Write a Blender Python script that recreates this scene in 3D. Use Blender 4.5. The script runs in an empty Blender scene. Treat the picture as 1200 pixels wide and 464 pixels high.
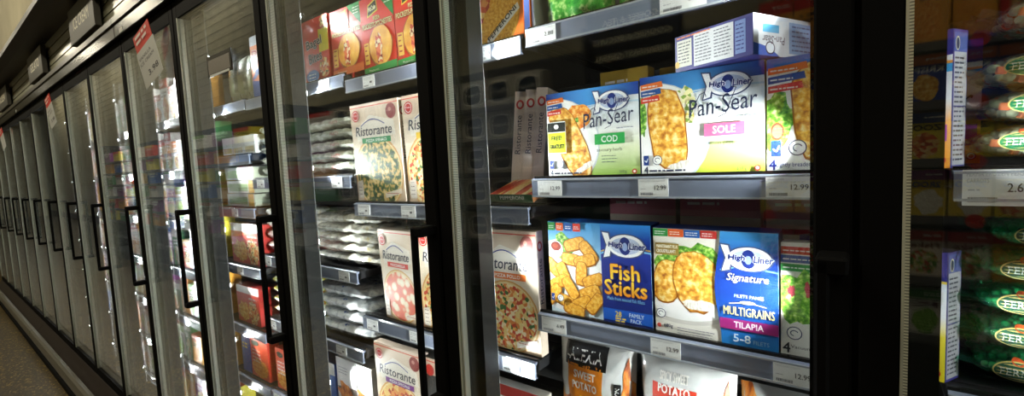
import bpy, math, random
from mathutils import Vector, Matrix, noise

# ------------------------------------------------------------------ camera, world, light
SC = bpy.context.scene
COL = SC.collection
F_PX, IMG_W = 540.0, 1200.0
RX = (0.7925916557, 0.0090323835, -0.6096858890)
RY = (0.6078761027, -0.0900931462, 0.7889042203)
RZ = (-0.0478028344, -0.9958923843, -0.0768976460)
cd = bpy.data.cameras.new('camera')
cam = bpy.data.objects.new('camera', cd); COL.objects.link(cam)
cd.sensor_width = 36.0; cd.lens = 36.0 * F_PX / IMG_W; cd.clip_start = 0.02; cd.clip_end = 200
M4 = Matrix(((RX[0], -RX[1], -RX[2], 0.0), (RY[0], -RY[1], -RY[2], -0.71), (RZ[0], -RZ[1], -RZ[2], 1.62), (0, 0, 0, 1)))
cam.matrix_world = M4
SC.camera = cam
SC.view_settings.view_transform = 'Standard'; SC.view_settings.look = 'None'
SC.view_settings.gamma = 1.0; SC.view_settings.use_curve_mapping = False
SC.view_settings.exposure = 0.0
SC.cycles.transparent_max_bounces = 40
SC.cycles.max_bounces = 8; SC.cycles.glossy_bounces = 4; SC.cycles.diffuse_bounces = 3
SC.cycles.sample_clamp_indirect = 4.0
SC.cycles.use_denoising = True
W = bpy.data.worlds.new('world'); SC.world = W; W.use_nodes = True
W.node_tree.nodes['Background'].inputs[0].default_value = (1.0, 0.93, 0.8, 1)
W.node_tree.nodes['Background'].inputs[1].default_value = 0.02

def area(name, loc, dirv, sx, sy, power, col=(1, 1, 1), spread=180):
    l = bpy.data.lights.new(name, 'AREA'); l.shape = 'RECTANGLE'; l.size = sx; l.size_y = sy
    l.energy = power; l.color = col; l.spread = math.radians(spread)
    o = bpy.data.objects.new(name, l); COL.objects.link(o); o.location = loc
    d = Vector(dirv).normalized()
    up = Vector((0, 0, 1)) if abs(d.z) < 0.9 else Vector((0, 1, 0))
    z = -d; x = up.cross(z).normalized(); y = z.cross(x)
    o.rotation_euler = Matrix((x, y, z)).transposed().to_euler()
    return o
PITCH = 0.75
X_B = -0.01                      # boundary between the two nearest doors
LED = 5.2                        # W per 1.9 m LED strip on each mullion side
for k in range(1, -14, -1):
    xc = X_B + PITCH * k
    for s in (-1, 1):
        if k == 1 and s == 1: continue
        px, py = xc + (0.076 if s > 0 else -0.043), 0.0945
        if k > -4:
            for j in range(8): area('led_module_light', (px, py, .42 + .2425 * j), (s * 0.985, 0.14, 0), 0.008, 0.02, LED / 8 * (0.45 if (k == 0 and s == 1) else 1.0), (0.93, 0.97, 1.0), 86)
        else: area('led_strip_light', (px, py, 1.27), (s * 0.98, 0.18, 0), 0.006, 1.9, LED * .6, (0.93, 0.97, 1.0), 100)
# store lighting over the aisle and over the far aisle wall
for x in (1.2, -1.8, -4.8, -7.8, -10.8):
    area('aisle_lamp_light', (x, -1.15, 3.92), (0, 0, -1), 1.2, 0.10, 32, (1.0, 0.9, 0.68))
for x in (-7, -11, -15, -19, -23, -28):
    area('wall_washer_light', (x, -2.3, 5.8), (0, -0.55, -1), 2.6, 0.2, 33, (1.0, 0.93, 0.74))

# ------------------------------------------------------------------ materials
MATS = {}
def nodes_of(name):
    m = bpy.data.materials.new(name); m.use_nodes = True
    nt = m.node_tree; b = nt.nodes['Principled BSDF']
    return m, nt, b
def mat(name, col, rough=0.5, metal=0.0, coat=0.0, emit=None, estr=0.0, spec=0.5):
    if name in MATS: return MATS[name]
    m, nt, b = nodes_of(name)
    b.inputs['Base Color'].default_value = (*col, 1); b.inputs['Roughness'].default_value = rough
    b.inputs['Metallic'].default_value = metal; b.inputs['Coat Weight'].default_value = coat
    b.inputs['Coat Roughness'].default_value = 0.12
    b.inputs['Specular IOR Level'].default_value = spec
    if emit: b.inputs['Emission Color'].default_value = (*emit, 1); b.inputs['Emission Strength'].default_value = estr
    MATS[name] = m; return m
def hexc(h):
    c = [int(h[i:i + 2], 16) / 255 for i in (0, 2, 4)]
    return tuple(x / 12.92 if x <= 0.04045 else ((x + 0.055) / 1.055) ** 2.4 for x in c)
def ink(h):                                             # glossy printed carton colour
    return mat('print_' + h, hexc(h), 0.38, 0, 0.35)
def ramp(name, kind, scale, stops, rough=0.5, coat=0.3, detail=4, bump=0.0, stretch=(1, 1, 1), random_=False, metal=0.0):
    if name in MATS: return MATS[name]
    m, nt, b = nodes_of(name); N = nt.nodes; L = nt.links
    tc = N.new('ShaderNodeTexCoord'); mp = N.new('ShaderNodeMapping'); mp.inputs['Scale'].default_value = stretch
    L.new(tc.outputs['Object'], mp.inputs[0])
    if kind == 'noise':
        t = N.new('ShaderNodeTexNoise'); t.inputs['Scale'].default_value = scale; t.inputs['Detail'].default_value = detail; out = t.outputs['Fac']
    else:
        t = N.new('ShaderNodeTexVoronoi'); t.inputs['Scale'].default_value = scale
        if kind == 'cell':
            s = N.new('ShaderNodeSeparateColor'); L.new(t.outputs['Color'], s.inputs[0]); out = s.outputs[0]
        else: out = t.outputs['Distance']
    L.new(mp.outputs[0], t.inputs['Vector'])
    r = N.new('ShaderNodeValToRGB'); e = r.color_ramp.elements
    while len(e) < len(stops): e.new(0.5)
    for i, (p, c) in enumerate(stops):
        e[i].position = p; e[i].color = (*(hexc(c) if isinstance(c, str) else c), 1)
    if kind == 'cell': r.color_ramp.interpolation = 'CONSTANT'
    L.new(out, r.inputs[0]); L.new(r.outputs[0], b.inputs['Base Color'])
    b.inputs['Roughness'].default_value = rough; b.inputs['Coat Weight'].default_value = coat; b.inputs['Coat Roughness'].default_value = 0.1
    b.inputs['Metallic'].default_value = metal
    if bump:
        bp = N.new('ShaderNodeBump'); bp.inputs['Strength'].default_value = bump; bp.inputs['Distance'].default_value = 0.002
        L.new(out, bp.inputs['Height']); L.new(bp.outputs[0], b.inputs['Normal'])
    MATS[name] = m; return m
def grad(name, axis, a, c, stops, rough=0.38, coat=0.35):        # printed colour gradient in the carton's own frame
    if name in MATS: return MATS[name]
    m, nt, b = nodes_of(name); N = nt.nodes; L = nt.links
    tc = N.new('ShaderNodeTexCoord'); sp = N.new('ShaderNodeSeparateXYZ'); mr = N.new('ShaderNodeMapRange')
    L.new(tc.outputs['Object'], sp.inputs[0]); L.new(sp.outputs[axis], mr.inputs[0])
    mr.inputs[1].default_value = a; mr.inputs[2].default_value = c
    r = N.new('ShaderNodeValToRGB'); e = r.color_ramp.elements
    while len(e) < len(stops): e.new(0.5)
    for i, (p, col) in enumerate(stops): e[i].position = p; e[i].color = (*hexc(col), 1)
    L.new(mr.outputs[0], r.inputs[0]); L.new(r.outputs[0], b.inputs['Base Color'])
    b.inputs['Roughness'].default_value = rough; b.inputs['Coat Weight'].default_value = coat; b.inputs['Coat Roughness'].default_value = 0.12
    MATS[name] = m; return m
def film(name, f0, tint, rough, body=0.0, bodycol=(1, 1, 1), bump=0.0, bscale=60, glosscol=(1, 1, 1)):
    """thin clear sheet: straight transmission, Schlick reflection, optional milky body"""
    if name in MATS: return MATS[name]
    m = bpy.data.materials.new(name); m.use_nodes = True; nt = m.node_tree; N = nt.nodes; L = nt.links
    N.clear(); out = N.new('ShaderNodeOutputMaterial')
    tr = N.new('ShaderNodeBsdfTransparent'); tr.inputs[0].default_value = (*tint, 1)
    gl = N.new('ShaderNodeBsdfGlossy'); gl.inputs['Roughness'].default_value = rough; gl.inputs[0].default_value = (*glosscol, 1)
    ge = N.new('ShaderNodeNewGeometry'); dt = N.new('ShaderNodeVectorMath'); dt.operation = 'DOT_PRODUCT'
    L.new(ge.outputs['Incoming'], dt.inputs[0])
    if bump:
        tc = N.new('ShaderNodeTexCoord'); nz = N.new('ShaderNodeTexNoise'); nz.inputs['Scale'].default_value = bscale
        L.new(tc.outputs['Object'], nz.inputs['Vector'])
        bp = N.new('ShaderNodeBump'); bp.inputs['Strength'].default_value = bump; bp.inputs['Distance'].default_value = 0.003
        L.new(nz.outputs['Fac'], bp.inputs['Height']); L.new(bp.outputs[0], gl.inputs['Normal']); L.new(bp.outputs[0], dt.inputs[1])
    else: L.new(ge.outputs['Normal'], dt.inputs[1])
    def math_(op, a, b=None, clamp=False):
        n = N.new('ShaderNodeMath'); n.operation = op; n.use_clamp = clamp
        for i, v in enumerate((a, b)):
            if v is None: continue
            if isinstance(v, (int, float)): n.inputs[i].default_value = v
            else: L.new(v, n.inputs[i])
        return n.outputs[0]
    ab = math_('ABSOLUTE', dt.outputs['Value']); om = math_('SUBTRACT', 1.0, ab, True)
    p = math_('POWER', om, 5.0); f = math_('ADD', math_('MULTIPLY', p, 1 - f0), f0, True)
    mx = N.new('ShaderNodeMixShader'); L.new(f, mx.inputs[0])
    base = tr.outputs[0]
    if body:
        df = N.new('ShaderNodeBsdfDiffuse'); df.inputs[0].default_value = (*bodycol, 1)
        tl = N.new('ShaderNodeBsdfTranslucent'); tl.inputs[0].default_value = (*bodycol, 1)
        m2 = N.new('ShaderNodeMixShader'); m2.inputs[0].default_value = 0.4; L.new(df.outputs[0], m2.inputs[1]); L.new(tl.outputs[0], m2.inputs[2])
        m1 = N.new('ShaderNodeMixShader'); m1.inputs[0].default_value = body
        L.new(tr.outputs[0], m1.inputs[1]); L.new(m2.outputs[0], m1.inputs[2]); base = m1.outputs[0]
    L.new(base, mx.inputs[1]); L.new(gl.outputs[0], mx.inputs[2]); L.new(mx.outputs[0], out.inputs[0])
    MATS[name] = m; return m

BLACK = mat('black_powder_coat', (0.004, 0.004, 0.004), 0.7, spec=.06)
BLACKG = mat('black_gloss_trim', (0.010, 0.009, 0.008), 0.22, spec=.3)
CHROME = mat('brushed_aluminium', (0.62, 0.66, 0.56), 0.3, 0.35)
MULL = mat('mullion_grey', (0.007, 0.008, 0.007), 0.5, 0.0, 0.0, spec=.25)
LINER = mat('case_liner', (0.06, 0.06, 0.06), 0.5)
SHELF = mat('shelf_dark', (0.03, 0.03, 0.032), 0.35, 0.3)
RAIL = mat('rail_plastic', (0.20, 0.23, 0.31), 0.22, 0.0, 1.0)
RAILEDGE = mat('rail_clear_edge', (0.5, 0.54, 0.6), 0.15, 0.3, 1.0)
PAPER = mat('tag_paper', (0.78, 0.79, 0.78), 0.6)
TXT = mat('tag_ink', (0.06, 0.06, 0.07), 0.6)
TXTL = mat('tag_ink_pale', (0.42, 0.43, 0.45), 0.6)
GLASS = film('door_glass', 0.04, (0.985, 0.995, 0.985), 0.0)
LEDM = mat('led_lens', (1, 1, 1), 0.3, emit=(0.85, 0.93, 1.0), estr=40)
def dots_mat():
    m, nt, b = nodes_of('dotted_spacer'); N = nt.nodes; L = nt.links
    tc = N.new('ShaderNodeTexCoord'); sp = N.new('ShaderNodeSeparateXYZ'); L.new(tc.outputs['Object'], sp.inputs[0])
    m1 = N.new('ShaderNodeMath'); m1.operation = 'MULTIPLY'; m1.inputs[1].default_value = 1700; L.new(sp.outputs[2], m1.inputs[0])
    m2 = N.new('ShaderNodeMath'); m2.operation = 'SINE'; L.new(m1.outputs[0], m2.inputs[0])
    r = N.new('ShaderNodeValToRGB'); r.color_ramp.elements[0].position = 0.45; r.color_ramp.elements[1].position = 0.6
    r.color_ramp.elements[0].color = (0.35, 0.38, 0.32, 1); r.color_ramp.elements[1].color = (0.9, 0.93, 0.8, 1)
    mr = N.new('ShaderNodeMapRange'); mr.inputs[1].default_value = -1; mr.inputs[2].default_value = 1
    L.new(m2.outputs[0], mr.inputs[0]); L.new(mr.outputs[0], r.inputs[0]); L.new(r.outputs[0], b.inputs['Base Color'])
    b.inputs['Roughness'].default_value = 0.4; b.inputs['Metallic'].default_value = 0.3
    return m
DOTS = dots_mat()

# ------------------------------------------------------------------ mesh building
class MB:
    def __init__(s): s.v = []; s.f = []; s.m = []; s.mats = []; s.sm = []
    def mi(s, m):
        if m not in s.mats: s.mats.append(m)
        return s.mats.index(m)
    def add(s, vs, fs, m, smooth=False, tf=None):
        o = len(s.v); i = s.mi(m)
        for v in vs: s.v.append(tuple(tf @ Vector(v)) if tf else tuple(v))
        for f in fs: s.f.append(tuple(o + k for k in f)); s.m.append(i); s.sm.append(smooth)
    def box(s, x0, x1, y0, y1, z0, z1, m, bev=0.0, tf=None):
        if bev <= 0:
            vs = [(x, y, z) for x in (x0, x1) for y in (y0, y1) for z in (z0, z1)]
            fs = [(0, 1, 3, 2), (4, 6, 7, 5), (0, 4, 5, 1), (2, 3, 7, 6), (0, 2, 6, 4), (1, 5, 7, 3)]
            s.add(vs, fs, m, tf=tf); return
        b = bev                                   # chamfered on the four z-parallel and the top/bottom edges
        vs = []; 
        def ring(z, i):
            xa, xb, ya, yb = x0 + i, x1 - i, y0 + i, y1 - i
            return [(xa + b, ya, z), (xb - b, ya, z), (xb, ya + b, z), (xb, yb - b, z), (xb - b, yb, z), (xa + b, yb, z), (xa, yb - b, z), (xa, ya + b, z)]
        for z, i in ((z0, b), (z0 + b, 0), (z1 - b, 0), (z1, b)): vs += ring(z, i)
        fs = [tuple(range(7, -1, -1)), tuple(range(24, 32))]
        for r in range(3):
            for k in range(8): fs.append((r * 8 + k, r * 8 + (k + 1) % 8, r * 8 + 8 + (k + 1) % 8, r * 8 + 8 + k))
        s.add(vs, fs, m, tf=tf)
    def prism(s, pts, a, b, m, axis='x', smooth=False):
        """pts: profile polygon; extruded from a to b along axis"""
        n = len(pts)
        def P(p, t): return (t, p[0], p[1]) if axis == 'x' else ((p[0], t, p[1]) if axis == 'y' else (p[0], p[1], t))
        vs = [P(p, a) for p in pts] + [P(p, b) for p in pts]
        fs = [tuple(range(n)), tuple(range(2 * n - 1, n - 1, -1))] + [(i, i + n, (i + 1) % n + n, (i + 1) % n) for i in range(n)]
        s.add(vs, fs, m, smooth)
    def build(s, name, parent=None, loc=(0, 0, 0), rot=(0, 0, 0), link=True):
        me = bpy.data.meshes.new(name); me.from_pydata(s.v, [], s.f)
        for m in s.mats: me.materials.append(m)
        me.polygons.foreach_set('material_index', s.m); me.polygons.foreach_set('use_smooth', s.sm); me.update()
        o = bpy.data.objects.new(name, me); COL.objects.link(o)
        o.location = loc; o.rotation_euler = rot
        if parent: o.parent = parent
        return o
def tag(o, label=None, cat=None, group=None, kind=None):
    if label: o['label'] = label
    if cat: o['category'] = cat
    if group: o['group'] = group
    if kind: o['kind'] = kind
    return o
def empty(name, loc, label, cat, group=None, rz=0):
    o = bpy.data.objects.new(name, None); COL.objects.link(o); o.location = loc; o.rotation_euler = (0, 0, rz)
    return tag(o, label, cat, group)
def copy_thing(o, loc=None, rot=None, label=None, group=None):
    c = o.copy(); COL.objects.link(c)
    for ch in o.children:
        d = ch.copy(); COL.objects.link(d); d.parent = c
        for g in ch.children:
            e = g.copy(); COL.objects.link(e); e.parent = d
    if loc is not None: c.location = loc
    if rot is not None: c.rotation_euler = rot
    if label: c['label'] = label
    if group: c['group'] = group
    return c

TCACHE = {}
def text_geo(s):
    if s in TCACHE: return TCACHE[s]
    cu = bpy.data.curves.new('t', 'FONT'); cu.body = s; cu.resolution_u = 2; cu.fill_mode = 'FRONT'
    o = bpy.data.objects.new('t', cu); COL.objects.link(o)
    dg = bpy.context.evaluated_depsgraph_get(); me = bpy.data.meshes.new_from_object(o.evaluated_get(dg))
    vs = [(v.co.x, v.co.y) for v in me.vertices]; fs = [tuple(p.vertices) for p in me.polygons]
    bpy.data.objects.remove(o); bpy.data.curves.remove(cu); bpy.data.meshes.remove(me)
    x0 = min(v[0] for v in vs); x1 = max(v[0] for v in vs); y0 = min(v[1] for v in vs); y1 = max(v[1] for v in vs)
    vs = [((x - x0) / (x1 - x0), (y - y0) / (y1 - y0)) for x, y in vs]
    TCACHE[s] = (vs, fs, (x1 - x0) / (y1 - y0)); return TCACHE[s]

def clip_poly(pts, W_, H_):
    for ax, lim, sg in ((0, 0, 1), (0, W_, -1), (1, 0, 1), (1, H_, -1)):
        out = []; n = len(pts)
        for i in range(n):
            a = pts[i]; b = pts[(i + 1) % n]; da = (a[ax] - lim) * sg; db = (b[ax] - lim) * sg
            if da >= 0: out.append(a)
            if (da >= 0) != (db >= 0):
                t = da / (da - db); out.append((a[0] + t * (b[0] - a[0]), a[1] + t * (b[1] - a[1])))
        pts = out
        if len(pts) < 3: return []
    return pts

class Print:
    """flat artwork on one face of a package; fn maps (u, v, lift) to the package's frame; units are metres"""
    def __init__(s, mb, W_, H_, fn=None, step=0.00005, grid=None):
        s.mb = mb; s.W = W_; s.H = H_; s.fn = fn or (lambda u, v, l: (u, -l, v)); s.l = 0.0003; s.step = step; s.grid = grid
    def put(s, polys, m):
        s.l += s.step; vs = []; fs = []
        for p in polys:
            q = clip_poly(list(p), s.W, s.H)
            if len(q) < 3: continue
            o = len(vs); vs += [s.fn(u, v, s.l) for u, v in q]; fs.append(tuple(range(o, o + len(q))))
        if fs: s.mb.add(vs, fs, m)
    def poly(s, pts, m):
        if s.grid:                                   # cut to a lattice so it follows a curved package
            xs = [p[0] for p in pts]; ys = [p[1] for p in pts]; g = s.grid; ps = []
            nx = max(1, int((max(xs) - min(xs)) / g)); ny = max(1, int((max(ys) - min(ys)) / g))
            dx = (max(xs) - min(xs)) / nx; dy = (max(ys) - min(ys)) / ny
            for i in range(nx):
                for j in range(ny):
                    a, b = min(xs) + i * dx, min(ys) + j * dy
                    q = [(p[0] - a, p[1] - b) for p in pts]; q = clip_poly(q, dx, dy)
                    if len(q) >= 3: ps.append([(p[0] + a, p[1] + b) for p in q])
            s.put(ps, m)
        else: s.put([pts], m)
    def rect(s, a, b, c, d, m): s.poly([(a, b), (c, b), (c, d), (a, d)], m)
    def ell(s, cx, cy, rx, ry, m, rot=0, n=28):
        c, q = math.cos(rot), math.sin(rot)
        s.poly([(cx + rx * math.cos(t) * c - ry * math.sin(t) * q, cy + rx * math.cos(t) * q + ry * math.sin(t) * c) for t in [2 * math.pi * i / n for i in range(n)]], m)
    def blob(s, cx, cy, rx, ry, m, seed=0, jag=0.12, rot=0, n=22, p=2.0):
        r = random.Random(seed); c, q = math.cos(rot), math.sin(rot); pts = []
        for i in range(n):
            t = 2 * math.pi * i / n; ct, st = math.cos(t), math.sin(t)
            k = 1 / (abs(ct) ** p + abs(st) ** p) ** (1 / p) * (1 + r.uniform(-jag, jag))
            a, b = rx * k * ct, ry * k * st; pts.append((cx + a * c - b * q, cy + a * q + b * c))
        s.put([[(cx, cy), pts[i], pts[(i + 1) % n]] for i in range(n)], m) if not s.grid else s.poly(pts, m)
    def ring(s, cx, cy, rx, ry, w, m, a0=0, a1=360, n=28):
        A = [math.radians(a0 + (a1 - a0) * i / n) for i in range(n + 1)]
        s.put([[(cx + rx * math.cos(A[i]), cy + ry * math.sin(A[i])), (cx + rx * math.cos(A[i + 1]), cy + ry * math.sin(A[i + 1])),
                (cx + (rx - w) * math.cos(A[i + 1]), cy + (ry - w) * math.sin(A[i + 1])), (cx + (rx - w) * math.cos(A[i]), cy + (ry - w) * math.sin(A[i]))] for i in range(n)], m)
    def stroke(s, pts, w, m):
        ps = []
        for i in range(len(pts) - 1):
            (a, b), (c, d) = pts[i], pts[i + 1]; L = math.hypot(c - a, d - b) or 1; nx, ny = -(d - b) / L * w / 2, (c - a) / L * w / 2
            ps.append([(a + nx, b + ny), (a - nx, b - ny), (c - nx, d - ny), (c + nx, d + ny)])
        s.put(ps, m)
    def text(s, t, x, y, h, m, w=None, shear=0, rot=0, align='l', bold=0.0):
        vs, fs, asp = text_geo(t); w = w or asp * h * 0.9
        ox = {'l': 0, 'c': -w / 2, 'r': -w}[align]; c, q = math.cos(rot), math.sin(rot)
        offs = [(0, 0)] if not bold else [(0, 0), (bold, 0), (-bold, 0), (0, bold), (0, -bold)]
        for bx, by in offs:
            P = []; s.l -= s.step * .7
            for a, b in vs:
                u = ox + a * w + shear * b * h + bx; v = b * h + by
                P.append((x + u * c - v * q, y + u * q + v * c))
            s.put([[P[i] for i in f] for f in fs], m)
        s.l += s.step * .7 * (len(offs) - 1)
    def lines(s, x, y, w, n, lh, m, th=None, seed=0):           # small print, as rows of short dashes
        r = random.Random(seed); th = th or lh * 0.45; ps = []
        for i in range(n):
            u = x; yy = y - i * lh; end = x + w * r.uniform(0.8, 1.0)
            while u < end:
                L = min(r.uniform(1.5, 5) * th, end - u); ps.append([(u, yy), (u + L, yy), (u + L, yy + th), (u, yy + th)]); u += L + th * 0.8
        s.put(ps, m)

# food pictures
BREAD = ramp('picture_breading', 'noise', 85, [(0.3, 'a05a14'), (0.42, 'd8902a'), (0.52, 'f2bc4a'), (0.64, 'fbe4a0')], detail=10, stretch=(1, .1, 1))
BREAD2 = ramp('picture_fish_sticks', 'noise', 150, [(0.3, 'c47a12'), (0.5, 'eba92c'), (0.7, 'f7cd6a')], detail=5, stretch=(1, .1, 1))
BREADK = ink('a86410')
FISHW = ramp('picture_fish_flesh', 'noise', 260, [(0.35, 'cfc6b4'), (0.6, 'fbf8f0')], stretch=(1, .1, .3))
PASTA = ramp('picture_pasta', 'noise', 110, [(0.35, 'd76a12'), (0.5, 'f39c2c'), (0.65, 'ffd27a')], detail=2, stretch=(1, .1, 1))
SALAD = ramp('picture_salad', 'noise', 130, [(0.35, '2f6d1c'), (0.5, '6cae33'), (0.6, 'b5dc6a'), (0.7, 'e6f3c0')], detail=5, stretch=(1, .1, 1))
SPIN = ramp('picture_spinach_pizza', 'noise', 62, [(0.40, '24421a'), (0.49, '56752c'), (0.53, 'e0b860'), (0.7, 'fae6b0')], stretch=(1, .1, 1))
POLLO = ramp('picture_chicken_pizza', 'cell', 120, [(0.0, 'f3d78c'), (0.3, 'e88a3c'), (0.5, 'fbe9c0'), (0.68, 'cf4522'), (0.82, '3e6a2a'), (0.93, 'f6c46a')], stretch=(1, .1, 1))
SPECI = ramp('picture_salami_pizza', 'cell', 75, [(0.0, 'f0c878'), (0.25, 'd8572c'), (0.5, 'f4dca0'), (0.62, 'b83a20'), (0.8, 'e89a50')], stretch=(1, .1, 1))
MOZZ = ramp('picture_mozzarella_pizza', 'vor', 38, [(0.0, 'fff6e0'), (0.4, 'f7e0bc'), (0.55, 'e5642c'), (0.8, 'd9532a')], stretch=(1, .1, 1))
VEG = ramp('picture_mixed_vegetables', 'cell', 90, [(0.0, '4d8a2d'), (0.3, 'd9d27a'), (0.5, 'c8452a'), (0.65, 'efe4c4'), (0.85, '79a83c')], stretch=(1, .1, 1))
FRIES = ramp('picture_fries', 'noise', 90, [(0.35, '9a4512'), (0.5, 'd97a22'), (0.65, 'f0a650')], stretch=(1, .1, .4), detail=2)
SKY1 = grad('print_blue_fade', 2, 0.10, 0.18, [(0.0, 'f4f7f4'), (0.35, 'dfeaf2'), (0.75, '3f8fd6'), (1.0, '1c3f9c')])

def boxmesh(W_, H_, T_, front, side=None, top=None):
    mb = MB(); side = side or front; top = top or side
    b = 0.0012
    mb.box(0, W_, 0, T_, 0, H_, side, b)
    q = Print(mb, W_, H_); q.rect(0, 0, W_, H_, front)
    if top is not side:
        q2 = Print(mb, W_, T_, lambda u, v, l: (u, v, H_ + l)); q2.rect(0, 0, W_, T_, top)
    return mb, q
def side_print(mb, W_, H_, T_): return Print(mb, T_, H_, lambda u, v, l: (W_ + l, u, v))

def fish_logo(q, cx, cy, w, txt=True):
    NAVY = ink('1b2f7c'); WH = ink('f6f8fa'); EDGE = ink('4a5680')
    def fish(k, m):
        b = w * .27 * k; q.ell(cx + w * .04, cy, w * .45 * k, b, m)
        e = (k - 1) * w * .35
        q.poly([(cx - w * .56 - e, cy + w * .31 + e), (cx - w * .40 + e, cy + w * .29 + e), (cx - w * .33 + e, cy), (cx - w * .45 - e, cy)], m)
        q.poly([(cx - w * .45 - e, cy), (cx - w * .33 + e, cy), (cx - w * .38 + e, cy - w * .27 - e), (cx - w * .54 - e, cy - w * .31 - e)], m)
        q.poly([(cx + w * .36, cy + b * .62), (cx + w * .53 + e, cy), (cx + w * .36, cy - b * .62)], m)
    fish(1.10, EDGE); fish(1.0, WH); q.ell(cx + w * .03, cy, w * .37, w * .20, ink('b9c8e4')); q.ell(cx + w * .02, cy, w * .15, w * .215, NAVY); q.ell(cx + w * .02, cy - w * .02, w * .07, w * .10, ink('8fa4d0'))
    for t, x, ww in (('High', -.40, .34), ('Liner', .13, .38)):
        q.text(t, cx + x * w, cy - w * .07, w * .155, WH, w=w * ww, shear=.1, bold=w * .022); q.text(t, cx + x * w, cy - w * .07, w * .155, NAVY, w=w * ww, shear=.1, bold=w * .006)
def flags(q, x, y, cols, w, h, gap, slant=0):
    for i, c in enumerate(cols):
        yy = y - i * gap
        q.poly([(x, yy), (x + w - i * .003, yy + slant), (x + w - i * .003 - .002, yy + h + slant), (x, yy + h)], ink(c)); q.lines(x + .003, yy + h * .35 + slant * .3, w * .7, 1, .003, ink('f3e8e0'), .0022, i)
def badges(q, x, y, r):
    q.rect(x, y, x + r * 1.1, y + 2 * r, ink('1f3f8c')); q.stroke([(x + r * .2, y + r), (x + r * .6, y + r * .6), (x + r * .9, y + r * 1.4)], r * .16, ink('f2f5f8'))
    q.ell(x + r * 2.9, y + r, r, r, ink('3a4668')); q.ell(x + r * 2.9, y + r, r * .86, r * .86, ink('f2f3f0')); q.ring(x + r * 2.9, y + r, r * .55, r * .5, r * .14, ink('3a4668'), 20, 260)
def breaded(q, cx, cy, rx, ry, rot, seed, m=None, p=2.6):
    q.blob(cx, cy - .001, rx + .0022, ry + .0022, BREADK, seed, .04, rot, p=p); q.blob(cx, cy, rx, ry, m or BREAD, seed, .04, rot, p=p)

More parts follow.
